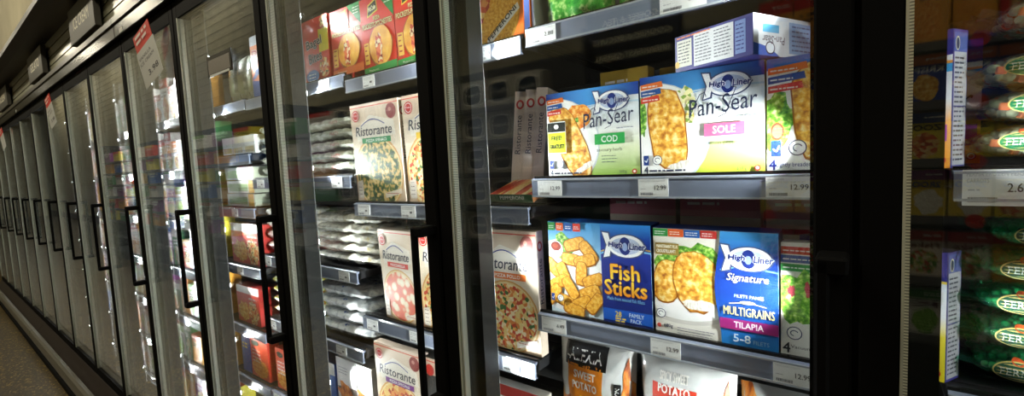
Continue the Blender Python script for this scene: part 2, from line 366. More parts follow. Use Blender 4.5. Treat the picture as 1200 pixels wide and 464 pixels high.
def d_pansear(q, W_, H_, kind):
    cod = kind == 'cod'
    base = grad('print_pansear_' + kind, 2, 0, H_, [(0.0, '8fb83c' if cod else 'b9cc2e'), (0.3, 'dfe9c0' if cod else 'e3ea9e'), (0.5, 'f3f5f0'), (0.7, 'e6eff5')])
    q.rect(0, 0, W_, H_, base)
    q.poly([(0, H_)] + [(W_ * t, H_ * (0.82 - .05 * math.sin(t * 5))) for t in [i / 10 for i in range(11)]] + [(W_, H_)], grad('print_blue_band_' + kind, 0, 0, W_, [(0, '10338e'), (.5, '4a9be0'), (1.0, '1b3f9a')]))
    q.stroke([(W_ * .45, H_ * .80), (W_ * .65, H_ * .815), (W_, H_ * .80)], .003, ink('bfe0f5'))
    q.ell(W_ * .1, H_ * .38, W_ * .50, H_ * .55, ink('cfd8dd')); q.ell(W_ * .1, H_ * .385, W_ * .485, H_ * .535, ink('f7f8f6'))
    if cod:
        q.blob(W_ * .37, H_ * .70, W_ * .15, H_ * .14, PASTA, 3, .08)
        q.blob(W_ * .34, H_ * .66, W_ * .04, H_ * .03, SALAD, 3, .3)
    else:
        q.blob(W_ * .38, H_ * .66, W_ * .10, H_ * .19, ramp('picture_lemon_rice', 'cell', 160, [(0, 'f5eeb0'), (.4, 'f9f6e0'), (.7, '8fae4c'), (.85, 'e8d060')], stretch=(1, .1, 1)), 5, .15)
        q.blob(W_ * .02, H_ * .6, W_ * .035, H_ * .2, SALAD, 6, .2)
    if cod:
        breaded(q, W_ * .27, H_ * .41, W_ * .15, H_ * .45, math.radians(24), 4, p=3)
        q.blob(W_ * .42, H_ * .10, W_ * .11, H_ * .035, FISHW, 5, .2, .5)
    else:
        breaded(q, W_ * .24, H_ * .46, W_ * .155, H_ * .40, math.radians(7), 8, p=3)
        q.blob(W_ * .34, H_ * .09, W_ * .1, H_ * .035, FISHW, 5, .2, .25)
    flags(q, 0.002, H_ * .87, ['e8742a', '24549c', 'd9402f'], W_ * .20, H_ * .055, H_ * .068, .003)
    fish_logo(q, W_ * .73, H_ * .83, W_ * .34)
    DK = ink('27304e')
    q.text('Pan-Sear', W_ * .43, H_ * .545, H_ * .17, DK, w=W_ * .52, shear=.12, rot=.08)
    q.stroke([(W_ * .43, H_ * .53), (W_ * .46, H_ * .62), (W_ * .52, H_ * .76), (W_ * .56, H_ * .775), (W_ * .57, H_ * .73)], .0012, DK)
    q.stroke([(W_ * .66, H_ * .53), (W_ * .72, H_ * .56), (W_ * .76, H_ * .68), (W_ * .80, H_ * .79), (W_ * .77, H_ * .80)], .0012, DK)
    q.lines(W_ * .78, H_ * .52, W_ * .17, 1, .004, ink('7a8294'), .0018)
    q.rect(W_ * .55, H_ * .355, W_ * .86, H_ * .475, ink('2aa64c' if cod else 'e56a96'))
    q.text('COD' if cod else 'SOLE', W_ * .705, H_ * .38, H_ * .07, ink('eef5ee'), align='c', bold=.0003)
    q.text('savoury herb' if cod else 'lemon pepper', W_ * .70, H_ * .265, H_ * .05, ink('4a5a4a'), align='c', w=W_ * .26)
    if cod: q.lines(W_ * .62, H_ * .22, W_ * .17, 3, .006, ink('6a7a6a'), .0018, 4)
    badges(q, .005, H_ * .10, H_ * .05)
    q.text('4', .006, .003, H_ * .07, DK, bold=.0003); q.lines(.016, .006, W_ * .32, 1, .004, DK, .003, 2)
    q.text('510 g', W_ * .80, .004, H_ * .04, DK); q.ell(W_ * .95, .008, .005, .005, ink('c8402f')); q.ell(W_ * .95, .008, .0025, .0025, ink('f8f0f0'))
    if cod:
        q.rect(W_ * .01, H_ * .28, W_ * .23, H_ * .66, ink('f2f4ee')); q.rect(W_ * .015, H_ * .29, W_ * .225, H_ * .53, ink('d8e21e')); q.rect(W_ * .015, H_ * .54, W_ * .225, H_ * .65, ink('20241e'))
        q.text('FREE!', W_ * .12, H_ * .44, H_ * .05, ink('20241e'), align='c', bold=.0004); q.text('GRATUIT!', W_ * .12, H_ * .34, H_ * .05, ink('20241e'), align='c', w=W_ * .17, bold=.0004)
        q.ell(W_ * .12, H_ * .60, .006, .005, ink('e8e8e0'))
def d_haddock(q, W_, H_):
    W_ = .209
    q.rect(0, 0, W_, H_, ink('eef0ea')); q.poly([(0, H_ * .9), (W_ * .5, H_ * .95), (W_, H_ * .85), (W_, H_), (0, H_)], ink('2b6fc4'))
    q.ell(W_ * .4, H_ * .45, W_ * .5, H_ * .47, ink('fbfbf8'))
    q.blob(W_ * .07, H_ * .45, W_ * .12, H_ * .24, SALAD, 2, .2); q.ell(W_ * .07, H_ * .36, W_ * .045, H_ * .08, ink('d8402c')); q.ell(W_ * .07, H_ * .36, W_ * .035, H_ * .06, ink('ea7a5a'))
    breaded(q, W_ * .34, H_ * .50, W_ * .16, H_ * .42, .12, 9, p=3); q.blob(W_ * .38, H_ * .12, W_ * .1, H_ * .05, FISHW, 5, .2)
    flags(q, .002, H_ * .86, ['e8742a', '24549c', 'd9402f'], W_ * .26, H_ * .06, H_ * .08, .004)
    badges(q, .006, H_ * .14, H_ * .07); q.text('4', .003, .004, H_ * .09, ink('1f2f7c'), bold=.0004)
    q.text('Lightly breaded whole fillets', .013, .006, H_ * .05, ink('1f2f7c'), w=W_ * .42)
def d_fishsticks(q, W_, H_):
    q.rect(0, 0, W_, H_, grad('print_stick_box', 2, 0, H_, [(0, 'dff0fa'), (.6, '9fd2f2'), (1, '3f9be0')]))
    q.ell(W_ * .18, H_ * .42, W_ * .42, H_ * .40, ink('f9fafa'))
    q.blob(W_ * .17, H_ * .74, W_ * .12, H_ * .13, SALAD, 4, .25); q.ell(W_ * .08, H_ * .70, W_ * .075, H_ * .09, ink('f4f4f2')); q.ell(W_ * .08, H_ * .73, W_ * .055, H_ * .05, ink('8c2a16')); q.ell(W_ * .075, H_ * .735, W_ * .03, H_ * .025, ink('b04a2c'))
    for i, (x, y, r) in enumerate([(.28, .77, .3), (.42, .70, -.9), (.25, .60, -.15), (.38, .60, .3), (.04, .50, -.7), (.15, .44, -1.2), (.34, .46, 1.5), (.10, .34, .5), (.46, .40, .4), (.22, .29, -1.0), (.42, .27, .4), (.14, .15, -.3), (.33, .14, .5), (.47, .16, .9), (.03, .2, .9), (.25, .06, -.2)]):
        breaded(q, W_ * x, H_ * y, W_ * .105, H_ * .058, r, i, BREAD2, 5)
    for i, c in enumerate(['3a9a4a', 'e8642a', '2a62b4', 'd9402f']):
        q.rect(W_ * .005 + i * W_ * .09, H_ * .905, W_ * .083 + i * W_ * .09, H_ * .99, ink(c)); q.lines(W_ * .015 + i * W_ * .09, H_ * .95, W_ * .06, 2, .004, ink('f3f3f0'), .0015, i)
    x0 = W_ * .55
    q.rect(x0, 0, W_, H_, grad('print_stick_navy', 2, 0, H_, [(0, '14246e'), (.6, '1c2f8c'), (.85, '123aa0'), (1, '2a8ae0')]))
    q.rect(x0, H_ * .02, W_, H_ * .14, ink('1f5fc8'))
    q.stroke([(x0, H_ * .72), (x0 + W_ * .15, H_ * .79), (W_, H_ * .76)], .0025, ink('e8b84a')); q.stroke([(x0, H_ * .70), (x0 + W_ * .15, H_ * .765), (W_, H_ * .735)], .003, ink('7ac2ee'))
    fish_logo(q, W_ * .77, H_ * .79, W_ * .36)
    Y = grad('print_yellow_letters', 2, H_ * .3, H_ * .58, [(0, 'f29a1e'), (.5, 'fbe04a'), (1, 'f6b52a')])
    for t, y, w in (('Fish', .45, .26), ('Sticks', .29, .38)):
        q.text(t, W_ * .77, H_ * y, H_ * .15, ink('a85a10'), w=W_ * w, align='c', bold=.0018); q.text(t, W_ * .77, H_ * y, H_ * .15, Y, w=W_ * w, align='c', bold=.0007)
    q.text('Made from minced fish fillets', W_ * .77, H_ * .235, H_ * .035, ink('8ac8f0'), w=W_ * .34, align='c')
    q.text('28', W_ * .67, H_ * .07, H_ * .055, ink('f6d23a'), bold=.0003); q.lines(W_ * .67, H_ * .045, W_ * .1, 2, .005, ink('f6d23a'), .003)
    q.text('FAMILY', W_ * .80, H_ * .085, H_ * .04, ink('dff0fa'), w=W_ * .13, bold=.0002); q.text('PACK', W_ * .81, H_ * .03, H_ * .04, ink('dff0fa'), w=W_ * .10, bold=.0002)
    badges(q, .004, H_ * .13, H_ * .04)
def d_tilapia(q, W_, H_):
    q.rect(0, 0, W_, H_, ink('f0ece2')); q.ell(W_ * .25, H_ * .3, W_ * .42, H_ * .20, ink('dcd8d0')); q.ell(W_ * .25, H_ * .32, W_ * .40, H_ * .18, ink('fbfaf8'))
    q.blob(W_ * .36, H_ * .70, W_ * .20, H_ * .16, SALAD, 5, .2)
    q.blob(W_ * .12, H_ * .66, W_ * .12, H_ * .1, SALAD, 8, .2); q.blob(W_ * .50, H_ * .62, W_ * .05, H_ * .07, ink('8a2a4c'), 3, .3)
    breaded(q, W_ * .12, H_ * .50, W_ * .13, H_ * .20, -.3, 11); breaded(q, W_ * .37, H_ * .52, W_ * .19, H_ * .28, .12, 12, p=2.3)
    q.blob(W_ * .39, H_ * .30, W_ * .14, H_ * .05, FISHW, 5, .16, .0)
    for i, c in enumerate(['3a9a4a', 'e8642a', '2a62b4', 'c8352f']):
        q.rect(W_ * .0 + i * W_ * .138, H_ * .925, W_ * .134 + i * W_ * .138, H_ * .995, ink(c)); q.lines(W_ * .015 + i * W_ * .138, H_ * .965, W_ * .10, 2, .004, ink('f3f3f0'), .0014, i)
    q.rect(W_ * .02, H_ * .75, W_ * .23, H_ * .86, ink('a5883e')); q.text('MAINTENANT PLUS', W_ * .03, H_ * .815, H_ * .03, ink('fbf6e0'), w=W_ * .19, bold=.0002); q.text('CROUSTILLANT!', W_ * .03, H_ * .77, H_ * .03, ink('fbf6e0'), w=W_ * .17, bold=.0002)
    q.ell(W_ * .055, H_ * .18, .009, .009, ink('3a4668')); q.ell(W_ * .055, H_ * .18, .0078, .0078, ink('f2f3f0')); q.ring(W_ * .055, H_ * .18, .005, .0045, .0012, ink('3a4668'), 20, 260)
    q.ell(W_ * .035, H_ * .06, .004, .004, ink('c8402f')); q.text('680g', W_ * .08, H_ * .04, H_ * .045, ink('3a3a50'), bold=.0002); q.lines(W_ * .2, H_ * .06, W_ * .33, 3, .005, ink('8a8a90'), .0016)
    x0 = W_ * .57
    q.poly([(x0, 0)] + [(x0 - W_ * .02 + W_ * .025 * math.cos(t * 6.28), H_ * t) for t in [i / 12 for i in range(13)]] + [(W_, H_), (W_, 0)], grad('print_tilapia_blue', 2, 0, H_, [(0, '2a8ad8'), (.2, '1e5fb8'), (.45, '1b3f98'), (.8, '163a9a'), (1, '49a6ec')]))
    q.stroke([(x0, H_ * .66), (x0 + W_ * .2, H_ * .71), (W_, H_ * .67)], .0018, ink('7ac2ee'))
    fish_logo(q, W_ * .78, H_ * .77, W_ * .36)
    G = ink('e6cf8a')
    q.text('Signature', W_ * .615, H_ * .555, H_ * .085, G, w=W_ * .31, shear=.25, bold=.0002)
    q.text('FILETS PANÉS', W_ * .79, H_ * .43, H_ * .035, ink('e8f0f8'), w=W_ * .22, align='c'); q.stroke([(W_ * .64, H_ * .37), (W_ * .78, H_ * .395), (W_ * .92, H_ * .37)], .0015, G); q.ell(W_ * .78, H_ * .392, .012, .003, G)
    q.text('MULTIGRAINS', W_ * .785, H_ * .27, H_ * .075, G, w=W_ * .38, align='c', bold=.0003)
    q.rect(x0 - W_ * .005, H_ * .14, W_, H_ * .235, ink('a02a78')); q.text('TILAPIA', W_ * .785, H_ * .162, H_ * .052, ink('f4e8f0'), w=W_ * .22, align='c', bold=.0003)
    q.text('5-8', W_ * .67, H_ * .035, H_ * .07, ink('e8f4fa'), w=W_ * .13, bold=.0003); q.text('FILETS', W_ * .82, H_ * .035, H_ * .035, ink('a8d0ea'))
def d_salad(q, W_, H_):
    W_ = .19
    q.rect(0, 0, W_, H_, ink('eeeee8'))
    for i, c in enumerate(['c8352f', '2a4f9c', '3a9a4a']): q.rect(0, H_ * (.90 - i * .075), W_, H_ * (.965 - i * .075), ink(c)); q.lines(.003, H_ * (.925 - i * .075), W_ * .25, 1, .004, ink('f3f3f0'), .002, i)
    q.blob(W_ * .14, H_ * .50, W_ * .17, H_ * .24, SALAD, 5, .2); q.blob(W_ * .08, H_ * .58, W_ * .03, H_ * .05, ink('8a2a3c'), 3, .3); q.blob(W_ * .2, H_ * .6, W_ * .03, H_ * .06, ink('a03040'), 4, .3)
    breaded(q, W_ * .42, H_ * .48, W_ * .18, H_ * .2, .3, 4)
    q.ell(W_ * .10, H_ * .20, .011, .011, ink('3a4668')); q.ell(W_ * .10, H_ * .20, .0095, .0095, ink('f2f3f0')); q.ring(W_ * .10, H_ * .20, .006, .005, .0015, ink('3a4668'), 20, 260)
    q.text('4', .003, H_ * .02, H_ * .09, ink('22242e'), bold=.0004); q.text('Vacuum packed', .014, H_ * .055, H_ * .04, ink('22242e'), w=W_ * .3)
def d_rist(q, W_, H_, band, txt, pic, wine=True):
    q.rect(0, 0, W_, H_, grad('print_cream_marble', 2, 0, H_, [(0, 'cdb192'), (.5, 'e9dcc6'), (1, 'dcc4aa')]))
    q.rect(0, H_ * .965, W_, H_ * .975, ink('d8402f'))
    R = min(W_ * .48, H_ * .42)
    q.ell(W_ * .50, H_ * .28, R * 1.05, R * 1.03, ink('d9a35c')); q.ell(W_ * .50, H_ * .28, R, R * .98, ink('f0d9a0')); q.ell(W_ * .50, H_ * .28, R * .95, R * .93, pic)
    if wine: q.blob(W_ * .86, H_ * .89, W_ * .10, H_ * .075, ink('8c2a22'), 3, .03); q.ell(W_ * .84, H_ * .905, W_ * .03, H_ * .02, ink('c88878')); q.stroke([(W_ * .87, H_ * .81), (W_ * .89, H_ * .62)], .002, ink('f4ece0'))
    q.poly([(W_ * .10, H_ * .74), (W_ * .42, H_ * .88), (W_ * .9, H_ * .80), (W_ * .92, H_ * .66), (W_ * .12, H_ * .62)], ink('ece4d6'))
    q.text('Ristorante', W_ * .09, H_ * .675, H_ * .095, ink('e9e2d6'), w=W_ * .76, shear=.15, bold=.0015)
    q.text('Ristorante', W_ * .09, H_ * .675, H_ * .095, ink('23263a'), w=W_ * .76, shear=.15, bold=.0003)
    q.stroke([(W_ * (.22 + .5 * t), H_ * (.775 + .06 * math.sin(math.pi * t))) for t in [i / 10 for i in range(11)]], .0028, ink('2b3a8a'))
    q.rect(W_ * .22, H_ * .595, W_ * .82, H_ * .650, ink(band)); q.text(txt, W_ * .52, H_ * .608, H_ * .028, ink('f6f6f0'), w=W_ * .42, align='c', bold=.0002)
    q.ell(W_ * .12, H_ * .885, .017, .017, ink('c8281e')); q.ell(W_ * .12, H_ * .885, .0135, .0135, ink('f6efe8')); q.ell(W_ * .12, H_ * .885, .0115, .0115, ink('c8281e')); q.text('Oetker', W_ * .12, H_ * .880, .0045, ink('f6efe8'), w=.018, align='c')
    q.poly([(W_ * .03, H_ * .03), (W_ * .15, H_ * .03), (W_ * .15, H_ * .22), (W_ * .03, H_ * .20)], ink('e4d9cc')); q.lines(W_ * .05, H_ * .18, W_ * .08, 4, .011, ink('6a5a50'), .0018)
    q.poly([(W_ * .62, H_ * .03), (W_ * .95, H_ * .08), (W_ * .95, H_ * .13), (W_ * .62, H_ * .08)], ink('f2e4d0')); q.lines(W_ * .65, H_ * .075, W_ * .25, 1, .01, ink('b84a3a'), .002)
def rist_side(mb, W_, H_, T_):
    s = side_print(mb, W_, H_, T_); s.rect(0, 0, T_, H_, ink('ead7c2')); s.ell(T_ / 2, H_ * .88, T_ * .36, .012, ink('c8281e')); s.ell(T_ / 2, H_ * .88, T_ * .2, .007, ink('f0e4da'))
    s.text('Ristorante', T_ * .72, H_ * .42, T_ * .5, ink('23263a'), w=H_ * .36, rot=math.pi / 2)
def d_pocket(q, W_, H_, col, foot, txt='PIZZA'):
    q.rect(0, 0, W_, H_, grad('print_pocket_' + col, 2, 0, H_, [(0, col), (.6, col), (1, 'd8281c')]))
    q.poly([(W_ * .55, H_), (W_, H_), (W_, H_ * .66)], ink('1f8a3c')); q.lines(W_ * .75, H_ * .93, W_ * .2, 3, .008, ink('e8f0d8'), .003)
    q.poly([(W_ * .22, H_ * .74), (W_ * .55, H_ * .80), (W_ * .53, H_ * .96), (W_ * .26, H_ * .90)], ink('e8d84a')); q.poly([(W_ * .24, H_ * .76), (W_ * .53, H_ * .815), (W_ * .515, H_ * .94), (W_ * .275, H_ * .885)], ink('1c1a14')); q.text('McCain', W_ * .27, H_ * .81, H_ * .06, ink('f6f0c0'), w=W_ * .23, rot=.12, bold=.0006)
    for t, y, h, w in ((txt, .69, .045, .2), ('POCKETS-POCHETTES', .60, .065, .9)):
        q.text(t, W_ * .5, H_ * y, H_ * h, ink('5a2010'), w=W_ * w, align='c', bold=.0012); q.text(t, W_ * .5, H_ * y, H_ * h, ink('f6e6a0'), w=W_ * w, align='c', bold=.0003)
    q.blob(W_ * .56, H_ * .34, W_ * .36, H_ * .27, ink('a8641c'), 2, .03); q.blob(W_ * .56, H_ * .35, W_ * .34, H_ * .255, ramp('picture_pastry', 'noise', 30, [(.3, 'd98a1e'), (.6, 'f3b83c'), (.75, 'fbd878')], stretch=(1, .1, 1)), 3, .03)
    q.blob(W_ * .50, H_ * .30, W_ * .10, H_ * .20, ramp('picture_filling', 'cell', 100, [(0, 'c83a1c'), (.4, 'f3dca8'), (.6, '8c2414'), (.8, 'e8703a')], stretch=(1, .1, 1)), 5, .25)
    q.rect(W_ * .05, H_ * .14, W_ * .2, H_ * .42, ink('e8b84a')); q.lines(W_ * .07, H_ * .38, W_ * .1, 5, .014, ink('a83a1c'), .004)
    q.poly([(0, 0), (W_, 0), (W_, H_ * .12), (0, H_ * .09)], ink(foot)); q.text('Pepperoni', W_ * .15, H_ * .03, H_ * .035, ink('e8f0d8'), w=W_ * .3)
def d_bagel(q, W_, H_):
    q.rect(0, 0, W_, H_, grad('print_bagel', 2, 0, H_, [(0, 'd83a24'), (.5, 'e04430'), (1, 'c8281e')])); q.rect(W_ * .62, H_ * .45, W_, H_ * .8, ink('e8dc3a'))
    q.text('Bagel', W_ * .12, H_ * .50, H_ * .17, ink('f0ece4'), w=W_ * .62, rot=.1, bold=.0025); q.text('Bagel', W_ * .12, H_ * .50, H_ * .17, ink('26242e'), w=W_ * .62, rot=.1, bold=.0008)
    q.text('Bites', W_ * .2, H_ * .30, H_ * .15, ink('f0ece4'), w=W_ * .52, rot=.1, bold=.0025); q.text('Bites', W_ * .2, H_ * .30, H_ * .15, ink('26242e'), w=W_ * .52, rot=.1, bold=.0008)
    q.ell(W_ * .85, H_ * .9, W_ * .15, H_ * .1, POLLO); q.ell(W_ * .8, H_ * .2, W_ * .2, H_ * .15, POLLO); q.ell(W_ * .3, H_ * .10, W_ * .26, H_ * .10, ink('2a72c0')); q.lines(W_ * .14, H_ * .12, W_ * .3, 3, .01, ink('e0ecf6'), .004)
def d_peppizza(q, W_, H_):
    q.rect(0, 0, W_, H_, ink('e8722a')); q.ell(W_ * .1, H_ * .75, W_ * .32, H_ * .25, ink('20284a')); q.ell(W_ * .1, H_ * .77, W_ * .26, H_ * .2, ink('e8b83a'))
    q.ell(W_ * .55, H_ * .42, W_ * .42, H_ * .5, ink('b8842c')); q.ell(W_ * .55, H_ * .42, W_ * .40, H_ * .48, BREAD2); q.blob(W_ * .3, H_ * .45, W_ * .14, H_ * .2, SPECI, 3, .3, -.6)
    q.poly([(W_ * .38, H_ * .06), (W_ * .42, H_ * .0), (W_ * .95, H_ * .33), (W_ * .92, H_ * .40)], ink('f0ece0')); q.text('PEPPERONI', W_ * .43, H_ * .045, H_ * .055, ink('26242e'), w=W_ * .58, rot=.62, bold=.0006)
def d_plain(q, W_, H_, cols, pic=None, txt=None, seed=0):
    r = random.Random(seed)
    q.rect(0, 0, W_, H_, ink(cols[0])); q.rect(0, H_ * .78, W_, H_, ink(cols[1]))
    if pic: q.blob(W_ * r.uniform(.42, .6), H_ * .3, W_ * .36, H_ * .27, pic, seed, .12)
    if txt: q.text(txt, W_ * .5, H_ * .62, H_ * .12, ink(cols[2]), w=W_ * .7, align='c', bold=.0008)
    else: q.lines(W_ * .15, H_ * .66, W_ * .7, 2, H_ * .08, ink(cols[2]), H_ * .045, seed)
    q.lines(W_ * .1, H_ * .88, W_ * .5, 1, .01, ink('f0f0ec'), .006, seed)

# ------------------------------------------------------------------ store shell
mb = MB(); mb.box(-34, 3.2, -3.6, 0.9, -0.1, 0, ramp('floor_terrazzo', 'cell', 95, [(0, '3a2e12'), (.4, '2a200c'), (.65, '4c3c16'), (.85, '74602a'), (.94, 'ac9448')], rough=.35, coat=.1)); tag(mb.build('floor'), kind='structure')
mb = MB(); mb.box(-34, 3.2, -3.6, 0.9, 6.2, 6.3, mat('ceiling_dark', (0.03, 0.03, 0.028), .8)); tag(mb.build('ceiling'), kind='structure')
BEIGE = ramp('wall_beige_plaster', 'noise', 3, [(.3, '9c9478'), (.7, 'b0a88a')], rough=.8, coat=0)
mb = MB(); mb.box(-34, -7.55, -0.10, 0.9, 2.78, 6.2, mat('wall_grey_paint', (.12, .125, .12), .8)); mb.box(-7.5, 3.2, -0.12, 0.9, 2.78, 6.2, BEIGE); tag(mb.build('wall_front'), kind='structure')
mb = MB(); mb.box(-34, 3.2, 0.9, 1.0, 0, 6.2, BEIGE); tag(mb.build('wall_back'), kind='structure')
mb = MB(); mb.box(-34, 3.2, -3.7, -3.6, 0, 6.2, BEIGE)
z = 0.5
while z < 6.0: mb.box(-34, -5.0, -3.6, -3.585, z, z + .155, BEIGE); z += .17
mb.box(-34, 3.2, -3.6, -3.58, 0, .28, mat('skirting_brown', (.06, .04, .025), .5)); tag(mb.build('wall_opposite'), kind='structure')
mb = MB(); mb.box(3.2, 3.3, -3.7, 1.0, 0, 6.2, mat('wall_dark', (.03, .03, .03), .7)); tag(mb.build('wall_right'), kind='structure')
mb = MB(); mb.box(-34.1, -34, -3.7, 1.0, 0, 6.2, BEIGE); tag(mb.build('wall_left'), kind='structure')

# dark cornice and the slatted fascia over the doors
mb = MB(); COR = mat('cornice_brown', (.018, .014, .009), .45)
mb.prism([(0.03, 2.68), (-0.10, 2.70), (-0.155, 2.72), (-0.155, 2.755), (-0.135, 2.78), (0.03, 2.78)], -34, 3.2, COR); tag(mb.build('trim_1'), kind='structure')
SLAT = ramp('fascia_slat_paint', 'noise', 6, [(.3, '75745f'), (.7, '83826c')], rough=.45, coat=.1, stretch=(.1, 1, 1))
mb = MB(); mb.box(-34, 3.2, 0.012, 0.03, 2.44, 2.70, mat('slat_gap', (.008, .007, .005), .8))
for i in range(4): mb.box(-34, 3.2, 0.0, 0.014, 2.443 + i * .0625, 2.443 + i * .0625 + .054, SLAT)
mb.box(-34, 3.2, -.012, .0, 2.436, 2.446, mat('fascia_lip', (.35, .3, .17), .35, .5)); tag(mb.build('trim_2'), kind='structure')
SIGNM = mat('sign_panel', hexc('3f3d36'), .5); CREAM = mat('sign_letters', hexc('ddd8c0'), .5)
for txt, x0, x1, lab in (('ICE CREAM', -3.86, -3.25, 'grey fascia sign reading ICE CREAM above the freezer doors, nearest of the three'),
                         ('GELATO', -5.50, -4.86, 'small grey fascia sign reading GELATO, middle of the three over the doors'),
                         ('FROZEN', -7.75, -6.95, 'grey fascia sign cut by the left edge, farthest along the freezer aisle')):
    mb = MB(); w = x1 - x0; mb.box(0, w, -.03, 0, 0, .205, SIGNM, .003)
    q = Print(mb, w, .205, lambda u, v, l: (u, -.03 - l, v)); q.text(txt, w / 2, .07, .065, CREAM, w=w * .62, align='c', bold=.001)
    o = mb.build('fascia_sign', loc=(x0, -.013, 2.452)); tag(o, lab, 'sign')

# ------------------------------------------------------------------ freezer cases: five doors each
ZB, ZT = 0.20, 2.335
WALLB = mat('kick_brown', hexc('37302a'), .35, 0, .2)
def make_door_master():
    mb = MB(); w = PITCH; s = .045; g = .0035
    for a, b in ((g, s), (w - s, w - g)): mb.box(a, b, -.0, .034, ZB, ZT, BLACK, .003)
    mb.box(s, w - s, .0, .034, ZB, ZB + .06, BLACK); mb.box(s, w - s, .0, .034, ZT - .07, ZT, BLACK)
    mb.box(s - .001, s + .002, -.0015, .002, ZB + .06, ZT - .07, CHROME)
    fr = mb.build('door')
    mb = MB()
    for y in (.004, .022): mb.box(s - .001, w - s + .001, y, y + .003, ZB + .055, ZT - .065, GLASS)
    mb.build('glass_pane', fr)
    mb = MB()
    mb.box(s, s + .004, .0072, .0218, ZB + .062, ZT - .072, DOTS); mb.box(w - s - .004, w - s, .0072, .0218, ZB + .062, ZT - .072, BLACK)
    a = s + .002; mb.box(a, a + .0045, .0030, .0039, ZB + .062, ZT - .072, DOTS)
    mb.build('glass_spacer', fr)
    mb = MB(); hx = w - .032; pts = [(1.485, 1.466), (1.092, 1.073)]
    mb.box(hx - .0075, hx + .0075, -.052, -.038, 1.073, 1.485, BLACK, .003)
    for z0, z1 in ((1.466, 1.488), (1.070, 1.092)): mb.box(hx - .0075, hx + .026, -.052, .0, z0, z1, BLACK, .003)
    mb.build('handle', fr)
    return fr
DOOR = make_door_master()
def shelf_mesh(x0, x1, y1=.74):
    mb = MB(); mb.box(x0, x1, .126, y1, -.016, -.0025, SHELF); mb.box(x0, x1, .126, .132, -.028, .004, BLACKG)
    n = 14
    for i in range(n): a = .16 + i * .04; mb.box(x0 + .01, x1 - .01, a, a + .006, -.0025, -.0003, SHELF)
    for x in (x0 + .001, x1 - .004): mb.prism([(.132, -.016), (.132, -.026), (.70, -.032), (.70, -.016)], x, x + .003, SHELF)
    return mb
def rail_mesh(x0, x1):
    mb = MB(); mb.prism([(.118, -.040), (.1155, -.038), (.1155, -.004), (.120, -.001), (.1255, -.001), (.1255, -.006), (.120, -.008), (.120, -.036), (.1255, -.040)], x0, x1, RAIL)
    mb.prism([(.1135, -.041), (.1135, -.0375), (.116, -.0375), (.116, -.041)], x0, x1, RAILEDGE); mb.prism([(.1140, -.0055), (.1140, -.0025), (.1165, -.0025), (.1165, -.0055)], x0, x1, RAILEDGE)
    return mb
BAYS = {}                                               # bay -> (x0, x1, shelf heights)
edges = [.765, .083, -.588, -1.262] + [-1.262 - .683 * i for i in range(1, 20)]
HTS = {0: [1.90, 1.583, 1.283, .96, .62, .30], 1: [1.903, 1.583, 1.283, .93, .60, .30], 2: [1.893, 1.52, 1.163, .775, .42],
       3: [1.915, 1.605, 1.30, 1.042, .735, .42], 4: [1.92, 1.705, 1.485, 1.235, .965, .73, .42]}
for i in range(18):
    BAYS[i] = (edges[i + 1] + .007, edges[i] - .007, HTS.get(i, [1.92, 1.66, 1.40, 1.14, .88, .62, .36]))
CASES = []
SHELF_MESH = {}
led_n = 0
